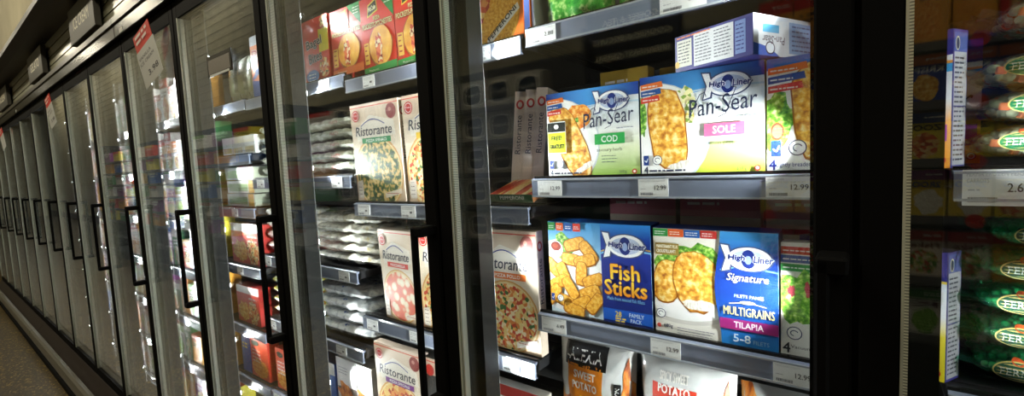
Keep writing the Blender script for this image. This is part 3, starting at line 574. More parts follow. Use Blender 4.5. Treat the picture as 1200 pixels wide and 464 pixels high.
for u in range(3):
    x1 = X_B + PITCH * (1 - 5 * u); x0 = x1 - 5 * PITCH
    lab = ['black glass-door freezer case holding pizzas, fish and the nearest five doors', 'middle black freezer case of the run, five doors under the GELATO and ICE CREAM signs', 'farthest black freezer case at the left edge of the aisle'][u]
    cs = empty('freezer_case', (0, 0, 0), lab, 'freezer case', 'glass-door freezer cases along the aisle'); CASES.append((x0, x1, cs))
    mb = MB(); mb.box(x0 + .002, x1 - .002, .78, .86, .05, 2.67, LINER); mb.box(x0 + .002, x1 - .002, .036, .78, .17, .20, LINER); mb.box(x0 + .002, x1 - .002, .036, .78, ZT + .01, 2.42, LINER)
    mb.build('cabinet', cs)
    mb = MB(); mb.box(x0 + .002, x1 - .002, -.022, .034, ZT + .003, 2.432, BLACKG, .004); mb.box(x0 + .002, x1 - .002, -.03, -.02, 2.405, 2.434, mat('header_lip', (.05, .045, .035), .3)); 
    q = Print(mb, 1, 1, lambda a, b, l: (a, -.022 - l, b)); q.W = q.H = 1e3
    mb.build('header', cs)
    mb = MB()
    for s_ in (-1,): mb.box(x0 + .09, x0 + .145, -.0235, -.022, 2.345, 2.368, mat('maker_plate', (.5, .5, .45), .4))
    mb.build('maker_plate', cs)
    mb = MB(); mb.prism([(.034, .195), (-.004, .195), (-.012, .185), (-.07, .10), (-.07, .0), (.034, .0)], x0 + .002, x1 - .002, WALLB); mb.build('kick_panel', cs)
    mb = MB(); prof = [(-.072, .145), (-.095, .150), (-.112, .138), (-.12, .11), (-.12, .075), (-.110, .05), (-.072, .045)]
    mb.prism(prof, x0 + .006, x1 - .006, mat('bumper_grey', hexc('5e5b4e'), .4, 0, .2)); 
    mb.prism([(-.072, .045), (-.125, .045), (-.125, .0), (-.072, .0)], x0 + .006, x1 - .006, BLACK); mb.build('bumper_rail', cs)
    for k in range(6):
        xc = x0 + PITCH * k; a, b = xc - .050, xc + .083
        if k == 0: a = xc + .002
        if k == 5: b = xc - .002
        mb = MB(); mb.prism([(a, .038), (b, .038), (b, .085), (b - .030, .099), (a + .030, .099), (a, .085)], .20, ZT, MULL, axis='z'); m_ = mb.build('mullion', cs)
        mb = MB()
        for sd, xx in ((-1, a), (1, b)):
            if (sd == -1 and k == 0) or (sd == 1 and k == 5): continue
            cx_, cy_ = xx - sd * .012, .0906
            tf = Matrix.Translation((cx_, cy_, 0)) @ Matrix.Rotation(-sd * math.atan2(.014, .030), 4, 'Z')
            mb.box(-.009, .009, 0.0, .0022, .25, 2.28, mat('led_housing', (.3, .31, .3), .25, .4), tf=tf)
            for j in range(8): zz = .42 + j * .2425; mb.box(-.004, .004, .0022, .0034, zz - .006, zz + .006, LEDM, tf=tf)
        mb.build('light_strip', m_)
    for k in range(5):
        xd = x0 + PITCH * k
        if u == 0 and k == 0: d = DOOR
        else: d = copy_thing(DOOR)
        d.parent = cs; d.location = (xd, 0, 0)
    for bi, (b0, b1, hs) in BAYS.items():
        if not (x0 <= (b0 + b1) / 2 < x1): continue
        for z in hs:
            key = round(b1 - b0, 3)
            if key not in SHELF_MESH:
                so = shelf_mesh(0, b1 - b0).build('shelf', cs); ro = rail_mesh(0, b1 - b0).build('price_rail', so); SHELF_MESH[key] = so
            else: so = copy_thing(SHELF_MESH[key])
            so.parent = cs; so.location = (b0, 0, z)
#END_PART1

# ------------------------------------------------------------------ packages on the shelves
YF = 0.142                                              # front line of the goods
def place(mb, name, x, z, label, cat, group=None, y=YF, rz=0.0, rx=0.0, ry=0.0):
    o = mb.build(name, loc=(x, y, z), rot=(rx, ry, rz)); return tag(o, label, cat, group)
def carton(x, z, W_, H_, T_, design, label, group=None, name='frozen_food_box', cat='box', y=YF, rz=0.0, side=None, top=None, sidefn=None, rx=0.0):
    mb, q = boxmesh(W_, H_, T_, ink('e8e8e4'), side, top); design(q, W_, H_)
    if sidefn: sidefn(mb, W_, H_, T_)
    return place(mb, name, x, z, label, cat, group, y, rz, rx)
SA = .001
# bay 1, middle shelf (fish fillets)
carton(-.552, 1.584, .208, .178, .045, lambda q, w, h: d_pansear(q, w, h, 'cod'), 'white, blue and green fish fillet box reading COD savoury herb, yellow FREE sticker', 'fish fillet boxes on the middle shelf', side=ink('2b4f9c'), top=ink('3f6fb4'))
carton(-.341, 1.584, .209, .182, .045, lambda q, w, h: d_pansear(q, w, h, 'sole'), 'fish fillet box with pink SOLE lemon pepper band, next to the COD box', 'fish fillet boxes on the middle shelf', side=ink('d5dc9a'), top=ink('3f6fb4'))
carton(-.129, 1.584, .145, .180, .033, d_haddock, 'breaded fish box cut off by the door frame, right of the SOLE box', 'fish fillet boxes on the middle shelf', side=ink('e8e8e0'))
def d_back(q, W_, H_):
    q.rect(0, 0, W_, H_, ink('33307a')); q.rect(W_ * .03, H_ * .12, W_ * .24, H_ * .86, ink('c9c6b8')); q.rect(W_ * .27, H_ * .06, W_ * .78, H_ * .94, ink('d4d6da')); q.rect(W_ * .80, H_ * .1, W_ * .92, H_ * .92, ink('7a92cc'))
    q.lines(W_ * .045, H_ * .76, W_ * .18, 7, H_ * .09, ink('5a5a60'), H_ * .035, 2); q.lines(W_ * .29, H_ * .84, W_ * .22, 9, H_ * .085, ink('6a6a74'), H_ * .03, 3); q.lines(W_ * .54, H_ * .84, W_ * .22, 9, H_ * .085, ink('6a6a74'), H_ * .03, 4)
    q.lines(W_ * .81, H_ * .8, W_ * .1, 7, H_ * .1, ink('33307a'), H_ * .03, 4); q.lines(W_ * .03, H_ * .92, W_ * .5, 1, .01, ink('e8742a'), .002, 5)
    q.ell(W_ * .03, H_ * .2, .005, .006, ink('d8b03a'))
def lying_side(mb, W_, H_, T_):
    s = side_print(mb, W_, H_, T_); s.rect(0, 0, T_, H_, ink('e6e9ee')); s.poly([(0, 0), (T_ * .35, 0), (T_ * .2, H_ * .22), (0, H_ * .3)], ink('2a5ab4')); s.rect(T_ * .12, H_ * .58, T_ * .34, H_ * .78, ink('5fb4e0'))
    s.ell(T_ * .22, H_ * .2, .012, .010, ink('27304e')); s.ell(T_ * .22, H_ * .2, .010, .008, ink('e8ecf2')); s.text('Pan-Sear', T_ * .42, H_ * .5, H_ * .2, ink('27304e'), w=T_ * .3, shear=.15, rot=math.pi)
    s.rect(T_ * .48, H_ * .1, T_ * .86, H_ * .9, ink('8fb0d8')); s.lines(T_ * .52, H_ * .78, T_ * .3, 6, H_ * .12, ink('4a5a8a'), H_ * .04, 2)
carton(-.276, 1.7672, .150, .062, .19, d_back, 'violet and white fish box lying on its side on top of the SOLE box', None, side=ink('3a3480'), top=ink('5a6ab4'), rz=-.42, sidefn=lying_side, y=.150)
for i, (x, c) in enumerate([(-.50, 'b8922c'), (-.38, 'a87c22'), (-.24, '9c3a22')]):
    carton(x, 1.584, .115, .235, .04, lambda q, w, h: d_plain(q, w, h, [c, 'c8a43c', '5a3a14'], None, None, i), ['mustard yellow box standing behind the COD box', 'ochre box standing behind the COD and SOLE boxes', 'dark red box at the back behind the lying fish box'][i], 'cartons at the back of the fish shelf', y=.30 + .06 * i, side=ink(c))
# bay 1, lower shelf
carton(-.559, 1.284, .233, .203, .05, d_fishsticks, 'blue family pack fish sticks box with yellow Fish Sticks lettering', None, side=ink('16287a'), top=ink('2a6ac8'), rx=.02)
carton(-.321, 1.284, .208, .200, .05, d_tilapia, 'blue and white MULTIGRAINS tilapia box beside the fish sticks', None, side=ink('1b3f98'), top=ink('2a5ab8'), rx=.02)
carton(-.110, 1.284, .135, .186, .033, d_salad, 'white fish box with salad picture, cut off by the door handle', None, side=ink('e0e0da'))
for i, x in enumerate([-.50, -.33, -.16]):
    carton(x, 1.284, .16, .255, .04, lambda q, w, h: d_plain(q, w, h, ['e8dccc', 'c8788a', '8a2a4a'], ramp('picture_berries', 'cell', 60, [(0, 'efe6d8'), (.5, 'c8402c'), (.65, '4a2a4a'), (.8, '8a9a3c'), (.9, 'efe6d8')], stretch=(1, .1, 1)), None, i), 'pale fruit-patterned box standing behind the %s' % ['fish sticks', 'MULTIGRAINS box', 'white salad box'][i], 'pale boxes at the back of the lower fish shelf', y=.33, side=ink('d8c8b8'))

def hash_noise(x, y, z, s): return noise.noise(Vector((x * s, y * s, z * s)))
def standing_bag(W_, H_, T_, m, seed=0, art=None, nx=26, nz=30, crink=.0035):
    mb = MB()
    def yy(u, v):
        a = abs(2 * u / W_ - 1); b = abs(2 * v / H_ - 1)
        f = max(0, 1 - a ** 2.6) ** .5 * max(0, 1 - b ** 3.0) ** .6
        return -f * T_ / 2 - crink * (noise.noise(Vector((u * 22 + seed, v * 16, 1.3))) + .7 * abs(noise.noise(Vector((u * 48, v * 40 + seed, 4))))) * min(1, f * 2)
    def xx(u, v): return u + (u - W_ / 2) * -.05 * math.sin(math.pi * v / H_) + .002 * noise.noise(Vector((v * 30, seed, 0)))
    G = [[(i * W_ / nx, j * H_ / nz) for j in range(nz + 1)] for i in range(nx + 1)]
    vs = []; fs = []
    for s in (1, -1):
        for i in range(nx + 1):
            for j in range(nz + 1):
                u, v = G[i][j]; y = yy(u, v) if s == 1 else -yy(u, v) * .8; vs.append((xx(u, v), y, v))
    K = nz + 1; O = (nx + 1) * K
    for i in range(nx):
        for j in range(nz):
            a = i * K + j; fs.append((a, a + K, a + K + 1, a + 1)); fs.append((O + a, O + a + 1, O + a + K + 1, O + a + K))
    mb.add(vs, fs, m, True)
    # bilinear front surface for the artwork
    def fn(u, v, l):
        i = min(nx - 1, max(0, int(u / W_ * nx))); j = min(nz - 1, max(0, int(v / H_ * nz))); fu = u / W_ * nx - i; fv = v / H_ * nz - j
        def g(a, b): return vs[a * K + b]
        p = [g(i, j), g(i + 1, j), g(i + 1, j + 1), g(i, j + 1)]; w = [(1 - fu) * (1 - fv), fu * (1 - fv), fu * fv, (1 - fu) * fv]
        return (sum(p[k][0] * w[k] for k in range(4)), sum(p[k][1] * w[k] for k in range(4)) - .0006 - l, sum(p[k][2] * w[k] for k in range(4)))
    q = Print(mb, W_, H_, fn, grid=.006)
    if art: art(q, W_, H_)
    return mb
PLASTW = ramp('white_bag_film', 'noise', 25, [(.3, 'c6c8c6'), (.7, 'dfe0dc')], rough=.22, coat=.6, bump=.5)
def art_fries(col, t1, t2, head):
    def f(q, W_, H_):
        q.rect(W_ * .18, 0, W_ * .66, H_ * .82, ink(col))
        if head:
            q.rect(W_ * .14, H_ * .79, W_ * .70, H_ * .965, ink('1a1a1a')); q.text('ALEXIA', W_ * .42, H_ * .835, H_ * .085, ink('f4f4f0'), w=W_ * .44, align='c', bold=.0005); q.stroke([(W_ * .17, H_ * .86), (W_ * .22, H_ * .85)], .003, ink('f4f4f0'))
        q.blob(W_ * .12, H_ * .42, W_ * .22, H_ * .14, FRIES, 3, .3); q.blob(W_ * .95, H_ * .55, W_ * .07, H_ * .3, FRIES, 4, .3)
        y = .70 if head else .85
        for k, (t, w) in enumerate([(t1[0], .30), (t1[1], .34), ('fries', .16), (t2[0], .34), (t2[1], .40)]):
            q.text(t, W_ * .42, H_ * (y - k * .088), H_ * (.06 if t != 'fries' else .04), ink('f8f4ec' if t != 'fries' else 'f4d23a'), w=W_ * w, align='c', bold=.0006)
        q.rect(W_ * .80, H_ * .5, W_ * .88, H_ * .72, ink('1a1a1a')); q.text('OREGON', W_ * .865, H_ * .53, W_ * .05, ink('f4f4f0'), w=H_ * .16, rot=math.pi / 2)
        q.lines(W_ * .70, H_ * .38, W_ * .16, 5, .012, ink('8a8a80'), .002)
    return f
place(standing_bag(.19, .285, .08, PLASTW, 3, art_fries('ee8a1e', ('SWEET', 'POTATO'), ('PATATE', 'DOUCE'), True)), 'frozen_fries_bag', -.575, .931, 'white and orange bag of sweet potato fries with a black ALEXIA header', 'bag', 'upright bags of fries on the bottom shelf', y=.20)
place(standing_bag(.19, .285, .08, PLASTW, 9, art_fries('d8402a', ('SPICY SWEET', 'POTATO'), ('PATATE', 'DOUCE ÉPICÉ'), False)), 'frozen_fries_bag', -.378, .931, 'white and red bag reading SPICY SWEET POTATO under the lower price rail', 'bag', 'upright bags of fries on the bottom shelf', y=.20)
place(standing_bag(.17, .26, .07, PLASTW, 14, lambda q, w, h: (q.blob(w * .1, h * .8, w * .2, h * .2, FRIES, 4, .3), q.rect(w * .4, h * .1, w * .8, h * .8, ink('7a2a3a')))), 'frozen_fries_bag', -.185, .931, 'white and maroon fries bag half hidden at the right end of the bottom shelf', 'bag', 'upright bags of fries on the bottom shelf', y=.21)

# bay 1, top shelf: green vegetable bags lying in a heap, a pizza box in bay 2
GREENF = ramp('green_bag_film', 'noise', 60, [(.3, '1c7a2a'), (.5, '4aa83a'), (.62, 'bfe08a'), (.7, '2a8a34')], rough=.2, coat=.8, bump=.4)
def veg_art(q, W_, H_): q.rect(W_ * .1, H_ * .3, W_ * .5, H_ * .55, ink('8ac43a')); q.text('Vegetables', W_ * .14, H_ * .34, H_ * .08, ink('f0f4e8'), w=W_ * .34)
for i, x in enumerate([-.575, -.405, -.235, -.062]):
    place(standing_bag(.165, .19, .08, GREENF, 20 + i * 3, veg_art, 18, 18, .006), 'frozen_vegetable_bag', x, 1.905, ['light and dark green vegetable bag at the left end of the top shelf', 'green vegetable bag second from the left on the top shelf', 'glossy green vegetable bag above the lying fish box', 'green vegetable bag at the right end of the top shelf, behind the frame'][i], 'bag', 'green vegetable bags on the top shelf', y=.20)
def side_orange(mb, W_, H_, T_):
    s = side_print(mb, W_, H_, T_); s.rect(0, 0, T_, H_, ink('ee7a2a')); s.rect(T_ * .1, H_ * .05, T_ * .7, H_ * .7, ink('6a86d8')); s.ell(T_ * .6, H_ * .9, T_ * .4, .02, ink('20284a'))
carton(-.775, 1.894, .172, .20, .035, d_peppizza, 'orange pepperoni pizza box on the top shelf at the left door edge', side=ink('ee7a2a'), sidefn=side_orange)
carton(-.598, 1.894, .004, .20, .06, lambda q, w, h: q.rect(0, 0, w, h, ink('d8dcd8')), 'thin white box end right of the orange pepperoni box', side=ink('cfd2d0'), y=.17, name='pizza_box')

# bay 2, upper shelf: red pizza pocket boxes
def red_side(mb, W_, H_, T_):
    s = side_print(mb, W_, H_, T_); s.rect(0, 0, T_, H_, ink('d8402c')); s.rect(T_ * .1, H_ * .25, T_ * .9, H_ * .6, ink('e8b84a')); s.rect(0, 0, T_, H_ * .08, ink('2a9a3c'))
carton(-1.255, 1.894, .006, .215, .10, lambda q, w, h: q.rect(0, 0, w, h, ink('c8281e')), 'narrow red box edge left of the pizza pocket boxes', side=ink('c8281e'), name='pizza_pocket_box')
carton(-1.352, 1.917, .163, .20, .05, lambda q, w, h: d_pocket(q, w, h, 'd83a24', 'e8742a'), 'red pizza pocket box with an orange foot stripe, left of the green-footed ones', 'red pizza pocket boxes on the top shelf', sidefn=red_side, side=ink('d8402c'), name='pizza_pocket_box')
carton(-1.186, 1.897, .150, .215, .05, lambda q, w, h: d_pocket(q, w, h, 'd83420', '2a9a3c'), 'red pizza pocket box with a green foot stripe, middle of the three', 'red pizza pocket boxes on the top shelf', sidefn=red_side, side=ink('d8402c'), name='pizza_pocket_box', rx=.03)
carton(-1.033, 1.897, .150, .215, .05, lambda q, w, h: d_pocket(q, w, h, 'd83420', '2a9a3c'), 'red pizza pocket box nearest the black door frame, rightmost of the three', 'red pizza pocket boxes on the top shelf', sidefn=red_side, side=ink('d8402c'), name='pizza_pocket_box', rx=.03)
carton(-.880, 1.897, .10, .19, .05, lambda q, w, h: d_pocket(q, w, h, 'd83420', '2a9a3c'), 'small red pocket box hidden behind the frame beside the pepperoni pizza', 'red pizza pocket boxes on the top shelf', side=ink('d8402c'), name='pizza_pocket_box')
carton(-1.520, 1.918, .150, .205, .05, d_bagel, 'red Bagel Bites box with yellow corner at the left edge of the pocket boxes', name='bagel_snack_box', side=ink('c8281e'))

# bay 2, middle shelf: thin-crust pizza boxes
RISTS = 'cream thin-crust pizza boxes'
def rist(x, z, w, h, band, txt, pic, label, rz=0.0, rx=0.0, y=YF, T=.028, wine=True):
    return carton(x, z, w, h, T, lambda q, a, b: d_rist(q, a, b, band, txt, pic, wine), label, RISTS, name='pizza_box', rz=rz, rx=rx, y=y, side=ink('e2cdb6'), sidefn=rist_side)
rist(-1.268, 1.524, .228, .292, '1f8a4c', 'PIZZA SPINACI', SPIN, 'cream pizza box with green PIZZA SPINACI band and spinach pizza picture', rx=.03)
rist(-1.022, 1.524, .228, .292, 'e8c02a', 'PIZZA FUNGHI', POLLO, 'cream pizza box with a yellow band, right of the spinach pizza box', rx=.03)
for i in range(3):
    o = rist(-.672 + .034 * i, 1.531, .228, .275, 'c8281e', 'PIZZA', SPECI, ['leftmost of three cream pizza boxes seen edge-on beside the COD box', 'middle of three cream pizza boxes seen edge-on beside the COD box', 'rightmost of three cream pizza boxes seen edge-on beside the COD box'][i], T=.029)
    o.rotation_euler = (-.10, 0, -1.28); o.location.y = .466 - .004 * i; o.location.x = -.810 + .036 * i; o.location.z = 1.5275
mbx, q = boxmesh(.124, .020, .108, ink('d8b48a'), ink('b87a4a'), SPECI); q.rect(0, 0, .126, .022, ink('3a5a34')); q.text('PEPPERONI', .03, .007, .009, ink('f0ece0'), w=.07)
place(mbx, 'pizza_box', -.722, 1.5265, 'tilted pizza box with salami picture up, at the foot of the edge-on boxes', 'box', None, y=.142, rx=.27)
# bay 2, lower shelf
rist(-1.165, 1.166, .165, .275, 'd8402f', 'MOZZARELLA', MOZZ, 'leaning cream pizza box with red MOZZARELLA band', rz=-.05, rx=.05, wine=False)
rist(-.996, 1.166, .215, .285, '2a9a4c', 'PIZZA VEGETALE', POLLO, 'cream pizza box with a green band behind the long door handle', rx=.03)
rist(-.776, 1.166, .183, .295, 'e8742a', 'PIZZA POLLO', POLLO, 'cream pizza box with orange PIZZA POLLO band left of the fish sticks', rx=.02)
rist(-1.236, .780, .222, .298, '7a3a8a', 'PIZZA SPECIALE', SPECI, 'cream pizza box with violet SPECIALE band on the bottom shelf', rx=.02)
carton(-1.008, .780, .21, .296, .03, lambda q, w, h: (d_rist(q, w, h, '2a2a2a', 'SALAME', SPECI), q.rect(0, h * .55, w * .5, h * .84, ink('2a2a2a')), q.ell(w * .12, h * .885, .017, .017, ink('c8281e'))), 'pizza box with a black panel right of the SPECIALE box', name='pizza_box', side=ink('2a2a2a'))
carton(-.79, .780, .20, .29, .03, lambda q, w, h: (q.rect(0, 0, w, h, ink('e8e4dc')), q.rect(0, h * .9, w, h, ink('c8352f')), q.ell(w * .5, h * .4, w * .45, h * .3, SALAD), q.rect(w*.1,h*.75,w*.9,h*.86,ink('8fb83c'))), 'white and red pizza box with green picture in the bottom left of the fish door', name='pizza_box', side=ink('d8d4cc'))

# ---- soft bags
def lying_bag(W_, D_, T_, m, seed=0, nx=40, ny=26, crink=.011, mb=None, sag=.15, ea=3.4, eb=.45, ec=.3, eb2=4.0, share=0):
    mb = mb or MB(); vs = []; fs = []; r = random.Random(seed)
    for s in (1, -1):
        for i in range(nx + 1):
            a = 2 * i / nx - 1
            for j in range(ny + 1):
                b = 2 * j / ny - 1
                f = max(0, 1 - abs(a) ** ea) ** eb * max(0, 1 - abs(b) ** eb2) ** ec
                sh = noise.noise(Vector((a * 4 + share * 3.1, b * 3, 2.0))) + .5 * noise.noise(Vector((a * 9 + share, b * 7, 6.0)))
                own = abs(noise.noise(Vector((a * 9, b * 8 + seed, s * 3.0)))) + .6 * abs(noise.noise(Vector((a * 21, b * 15 + seed, s * 5.0))))
                z = s * (T_ / 2 * f * (1 if s > 0 else 1 - sag)) + min(1, 2.5 * f) * crink * (.7 * sh - s * .75 * own * f)
                wdt = 1 - .12 * abs(a) ** 3
                x = a * W_ / 2 + .003 * noise.noise(Vector((b * 5, seed, 3))); y = b * D_ / 2 * wdt + .004 * noise.noise(Vector((a * 5, seed, 7))) * (abs(b) > .9)
                vs.append((x, y, z))
    K = ny + 1; O = (nx + 1) * K
    for i in range(nx):
        for j in range(ny):
            k = i * K + j; fs.append((k, k + K, k + K + 1, k + 1)); fs.append((O + k, O + k + 1, O + k + K + 1, O + k + K))
    mb.add(vs, fs, m, True); return mb
WBAG = ramp('milky_bag_film', 'noise', 60, [(.35, 'ccd2be'), (.5, 'e4e8da'), (.62, 'f6f8f0')], rough=.25, coat=.6, bump=.55)
SBAG = ramp('silver_white_bag_film', 'noise', 42, [(.35, 'bcc0b8'), (.46, 'e2e0d2'), (.55, 'f6f6f2'), (.68, 'dccf9c')], rough=.2, coat=.7, bump=.55)
GBAG = ramp('blue_white_bag_film', 'noise', 30, [(.35, 'a8acb0'), (.5, 'eaecea'), (.66, 'c8ccd0'), (.69, '2a4fa8')], rough=.2, coat=.7, bump=.55)
YBAG = ramp('yellow_green_bag_film', 'noise', 45, [(.3, 'c8402c'), (.45, 'e8e23a'), (.55, 'd8e8b0'), (.68, '2a62b4')], rough=.2, coat=.8, bump=.6)
def stack(x, y, z0, n, W_, D_, T_, m, name, labfn, cat, group, seed, rz=0.0, jit=.008, bands=None):
    r = random.Random(seed)
    ms = [lying_bag(W_, D_, T_ * .98, m, seed + k, sag=0, share=seed) for k in range(min(n, 3))]
    if bands:
        for k, b_ in enumerate(ms): bands(b_, W_, D_, T_)
    first = [b_.build(name) for b_ in ms]
    for i in range(n):
        o = first[i] if i < len(first) else first[i % 3].copy()
        if i >= len(first): COL.objects.link(o)
        o.location = (x, y, z0 + .010 + T_ * (.5 + i)); o.rotation_euler = (0, 0, rz)
        tag(o, labfn(i, n), cat, group)
def ords(i, n): return 'lowest' if i == 0 else ('topmost' if i == n - 1 else ['second', 'third', 'fourth', 'fifth', 'sixth', 'seventh'][i - 1] + ' from the bottom')
def surf_print(mb, W_, D_, T_, u0, txt, col, bg=None, h=.012, w=.06):
    fn = lambda u, v, l: (u, -D_ / 2 * max(.05, (1 - min(1, abs(v) / (T_ / 2) / max(.1, (1 - abs(2 * u / W_) ** 2.4) ** .75)) ** (1 / .3))) ** (1 / 4) - .006 - l, v)
    q = Print(mb, 9, 9, lambda u, v, l: fn(u - 4, v - 4, l), grid=.004); q.text(txt, 4 + u0, 4 - h / 2, h, ink(col), w=w, align='c'); return q
stack(-1.435, .24, 1.605, 5, .35, .19, .036, WBAG, 'frozen_vegetable_bag', lambda i, n: 'milky white frozen bag beside the spinach pizza, %s of its stack' % ords(i, n), 'bag', 'milky white bags beside the spinach pizza', 31, bands=lambda b, w, d, t: surf_print(b, w, d, t, .06, 'PARTY', 'b8281e', h=.010, w=.05))
stack(-1.385, .25, 1.300, 5, .41, .21, .0335, SBAG, 'frozen_bread_bag', lambda i, n: 'crinkled silver bag beside the mozzarella pizza, %s of its stack' % ords(i, n), 'bag', 'crinkled silver bags beside the mozzarella pizza', 41)
stack(-1.435, .25, 1.042, 4, .345, .21, .045, GBAG, 'frozen_dumpling_bag', lambda i, n: 'white-blue bag above the fries boxes, %s of its stack' % ords(i, n), 'bag', 'white and blue bags above the fries boxes', 51)
stack(-1.66, .26, 1.50, 0, .2, .2, .04, WBAG, 'frozen_vegetable_bag', lambda i, n: '', 'bag', '', 5)
def d_fries(q, W_, H_):
    q.rect(0, 0, W_, H_, ink('e0ddda')); q.poly([(0, H_ * .55), (W_ * .6, 0), (W_, 0), (W_, H_ * .6)], ink('5a5048')); q.blob(W_ * .55, H_ * .42, W_ * .35, H_ * .30, FRIES, 3, .3, 1.0); q.lines(W_ * .1, H_ * .85, W_ * .5, 3, .01, ink('8a8a90'), .003)
for i, x in enumerate([-1.475, -1.355]):
    carton(x, .737, .115 - .03 * i, .235, .06, d_fries, ['white and brown fries box at the door edge, left of its twin', 'white and brown fries box beside the violet-banded pizza'][i], 'white and brown fries boxes', side=ink('d0ccc8'))

# ---- bay 0: bags of peas seen through the nearest door, boxes beside them
PEA = mat('green_pea', hexc('1f9a5a'), .35, 0, .3); PEAW = mat('pale_pea', hexc('b9c4a0'), .4); CAR = mat('carrot_cube', hexc('ee7a3a'), .4)
CLEAR = film('clear_bag_film', .06, (.97, .98, .97), .10, .08, (.9, .92, .88), .9, 70)
TEAL = film('teal_bag_film', .06, (.66, .97, .84), .10, .06, (.2, .75, .6), .9, 70)
def ico(r):
    t = (1 + 5 ** .5) / 2; v = [(-1, t, 0), (1, t, 0), (-1, -t, 0), (1, -t, 0), (0, -1, t), (0, 1, t), (0, -1, -t), (0, 1, -t), (t, 0, -1), (t, 0, 1), (-t, 0, -1), (-t, 0, 1)]
    f = [(0, 11, 5), (0, 5, 1), (0, 1, 7), (0, 7, 10), (0, 10, 11), (1, 5, 9), (5, 11, 4), (11, 10, 2), (10, 7, 6), (7, 1, 8), (3, 9, 4), (3, 4, 2), (3, 2, 6), (3, 6, 8), (3, 8, 9), (4, 9, 5), (2, 4, 11), (6, 2, 10), (8, 6, 7), (9, 8, 1)]
    v = [Vector(p).normalized() for p in v]; cache = {}; nf = []
    def mid(a, b):
        k = (min(a, b), max(a, b))
        if k not in cache: v.append(((v[a] + v[b]) / 2).normalized()); cache[k] = len(v) - 1
        return cache[k]
    for a, b, c in f: x, y, z = mid(a, b), mid(b, c), mid(c, a); nf += [(a, x, z), (b, y, x), (c, z, y), (x, y, z)]
    return [p * r for p in v], nf
ICO = ico(1.0)
def pea_contents(W_, D_, T_, kinds, r0, n, seed):
    r = random.Random(seed); mb = MB(); pts = []
    tries = 0
    while len(pts) < n and tries < 60000:
        tries += 1
        a = r.uniform(-.93, .93); b = r.uniform(-.96, .6); s = r.choice((1, 1, -1)) if b > -.8 else r.uniform(-1, 1)
        f = max(0, 1 - abs(a) ** 4) ** .6 * max(0, 1 - abs(b) ** 3.2) ** .4
        rr = r0 * r.uniform(.85, 1.1); h = T_ / 2 * f - rr * 1.0
        if h < 0: continue
        p = Vector((a * W_ / 2, b * D_ / 2 * (1 - .12 * abs(a) ** 3) + rr * .5, s * h * (1 if s > 0 else .78)))
        if all((p - o).length > r0 * 1.55 for o in pts):
            pts.append(p); k = r.choice(kinds)
            if k is CAR:
                e = rr * .9; R_ = Matrix.Rotation(r.uniform(0, 3), 4, Vector((r.random(), r.random(), r.random())).normalized()); mb.box(-e, e, -e * .8, e * .8, -e, e, CAR, e * .2, tf=Matrix.Translation(p) @ R_)
            else: mb.add([p + q_ * rr for q_ in ICO[0]], ICO[1], k, True)
    return mb
def pea_bag_master(W_, D_, T_, kinds, fm, n, seed, green):
    mb = lying_bag(W_, D_, T_, fm, seed, crink=.002, ea=4, eb=.6, ec=.4, eb2=3.2)
    # welded end fin on the left
    z = 0
    vs = []; fs = []
    for i in range(5):
        for j in range(9):
            b = 2 * j / 8 - 1; vs.append((-W_ / 2 - .022 + i * .006, b * D_ * .44, .010 * math.sin(b * 4 + seed) * (1 - i / 4) + .006 * (1 - i / 4)))
    for i in range(4):
        for j in range(8): k = i * 9 + j; fs.append((k, k + 9, k + 10, k + 1))
    mb.add(vs, fs, fm, True)
    def fn(u, v, l):
        u -= 4; v -= 4; fx = max(.1, (1 - min(1, abs(2 * u / W_)) ** 4) ** .6); k = min(1, abs(v) / (T_ / 2 * fx))
        return (u, -D_ / 2 * (1 - .12 * abs(2 * u / W_) ** 3) * max(.0, 1 - k ** 2.5) ** (1 / 3.2) - .006 - l * 2, v)
    q = Print(mb, 9, 9, fn, grid=.004); cx = 4 - .052; cy = 4.002
    q.ell(cx, cy, .025, .0125, ink('d8c87a')); q.ell(cx, cy, .0235, .0112, ink('0f7a4a' if not green else '0c5a44')); q.text('FERMA', cx, cy - .0045, .009, ink('f2f4e8'), w=.036, align='c', bold=.0001); q.ell(cx, cy + .012, .006, .004, ink('e05a2a'))
    bag = mb.build('frozen_pea_bag' if green else 'frozen_mixed_vegetable_bag')
    c = pea_contents(W_ * .97, D_ * .97, T_ * .93, kinds, .0052 if green else .0058, n, seed).build('peas' if green else 'peas_and_carrots', bag); c['kind'] = 'stuff'
    return bag
GB = pea_bag_master(.185, .15, .0475, [PEA], TEAL, 300, 4, True)
for i in range(5):
    o = GB if i == 0 else copy_thing(GB)
    o.location = (.212 + [0, .004, .002, .006, .016][i], .232, 1.286 + .024 + .0455 * i); o.rotation_euler = (.0, 0, [.02, -.01, .02, .0, .02][i])
    tag(o, 'clear green bag of frozen peas, %s of its stack' % ords(i, 5), 'bag', 'bags of green peas')
PB = pea_bag_master(.19, .15, .0495, [PEAW, PEAW, CAR], CLEAR, 240, 7, False)
for i in range(4):
    o = PB if i == 0 else copy_thing(PB)
    o.location = (.212 + [0, .006, .004, .02][i], .232, 1.590 + .024 + .0475 * i + (.014 if i == 3 else 0)); o.rotation_euler = (.0, [.0, .0, .0, .12][i], [.0, .02, -.01, .02][i])
    tag(o, 'clear bag of frozen peas and carrots, %s of its stack' % ords(i, 4), 'bag', 'bags of peas and carrots')
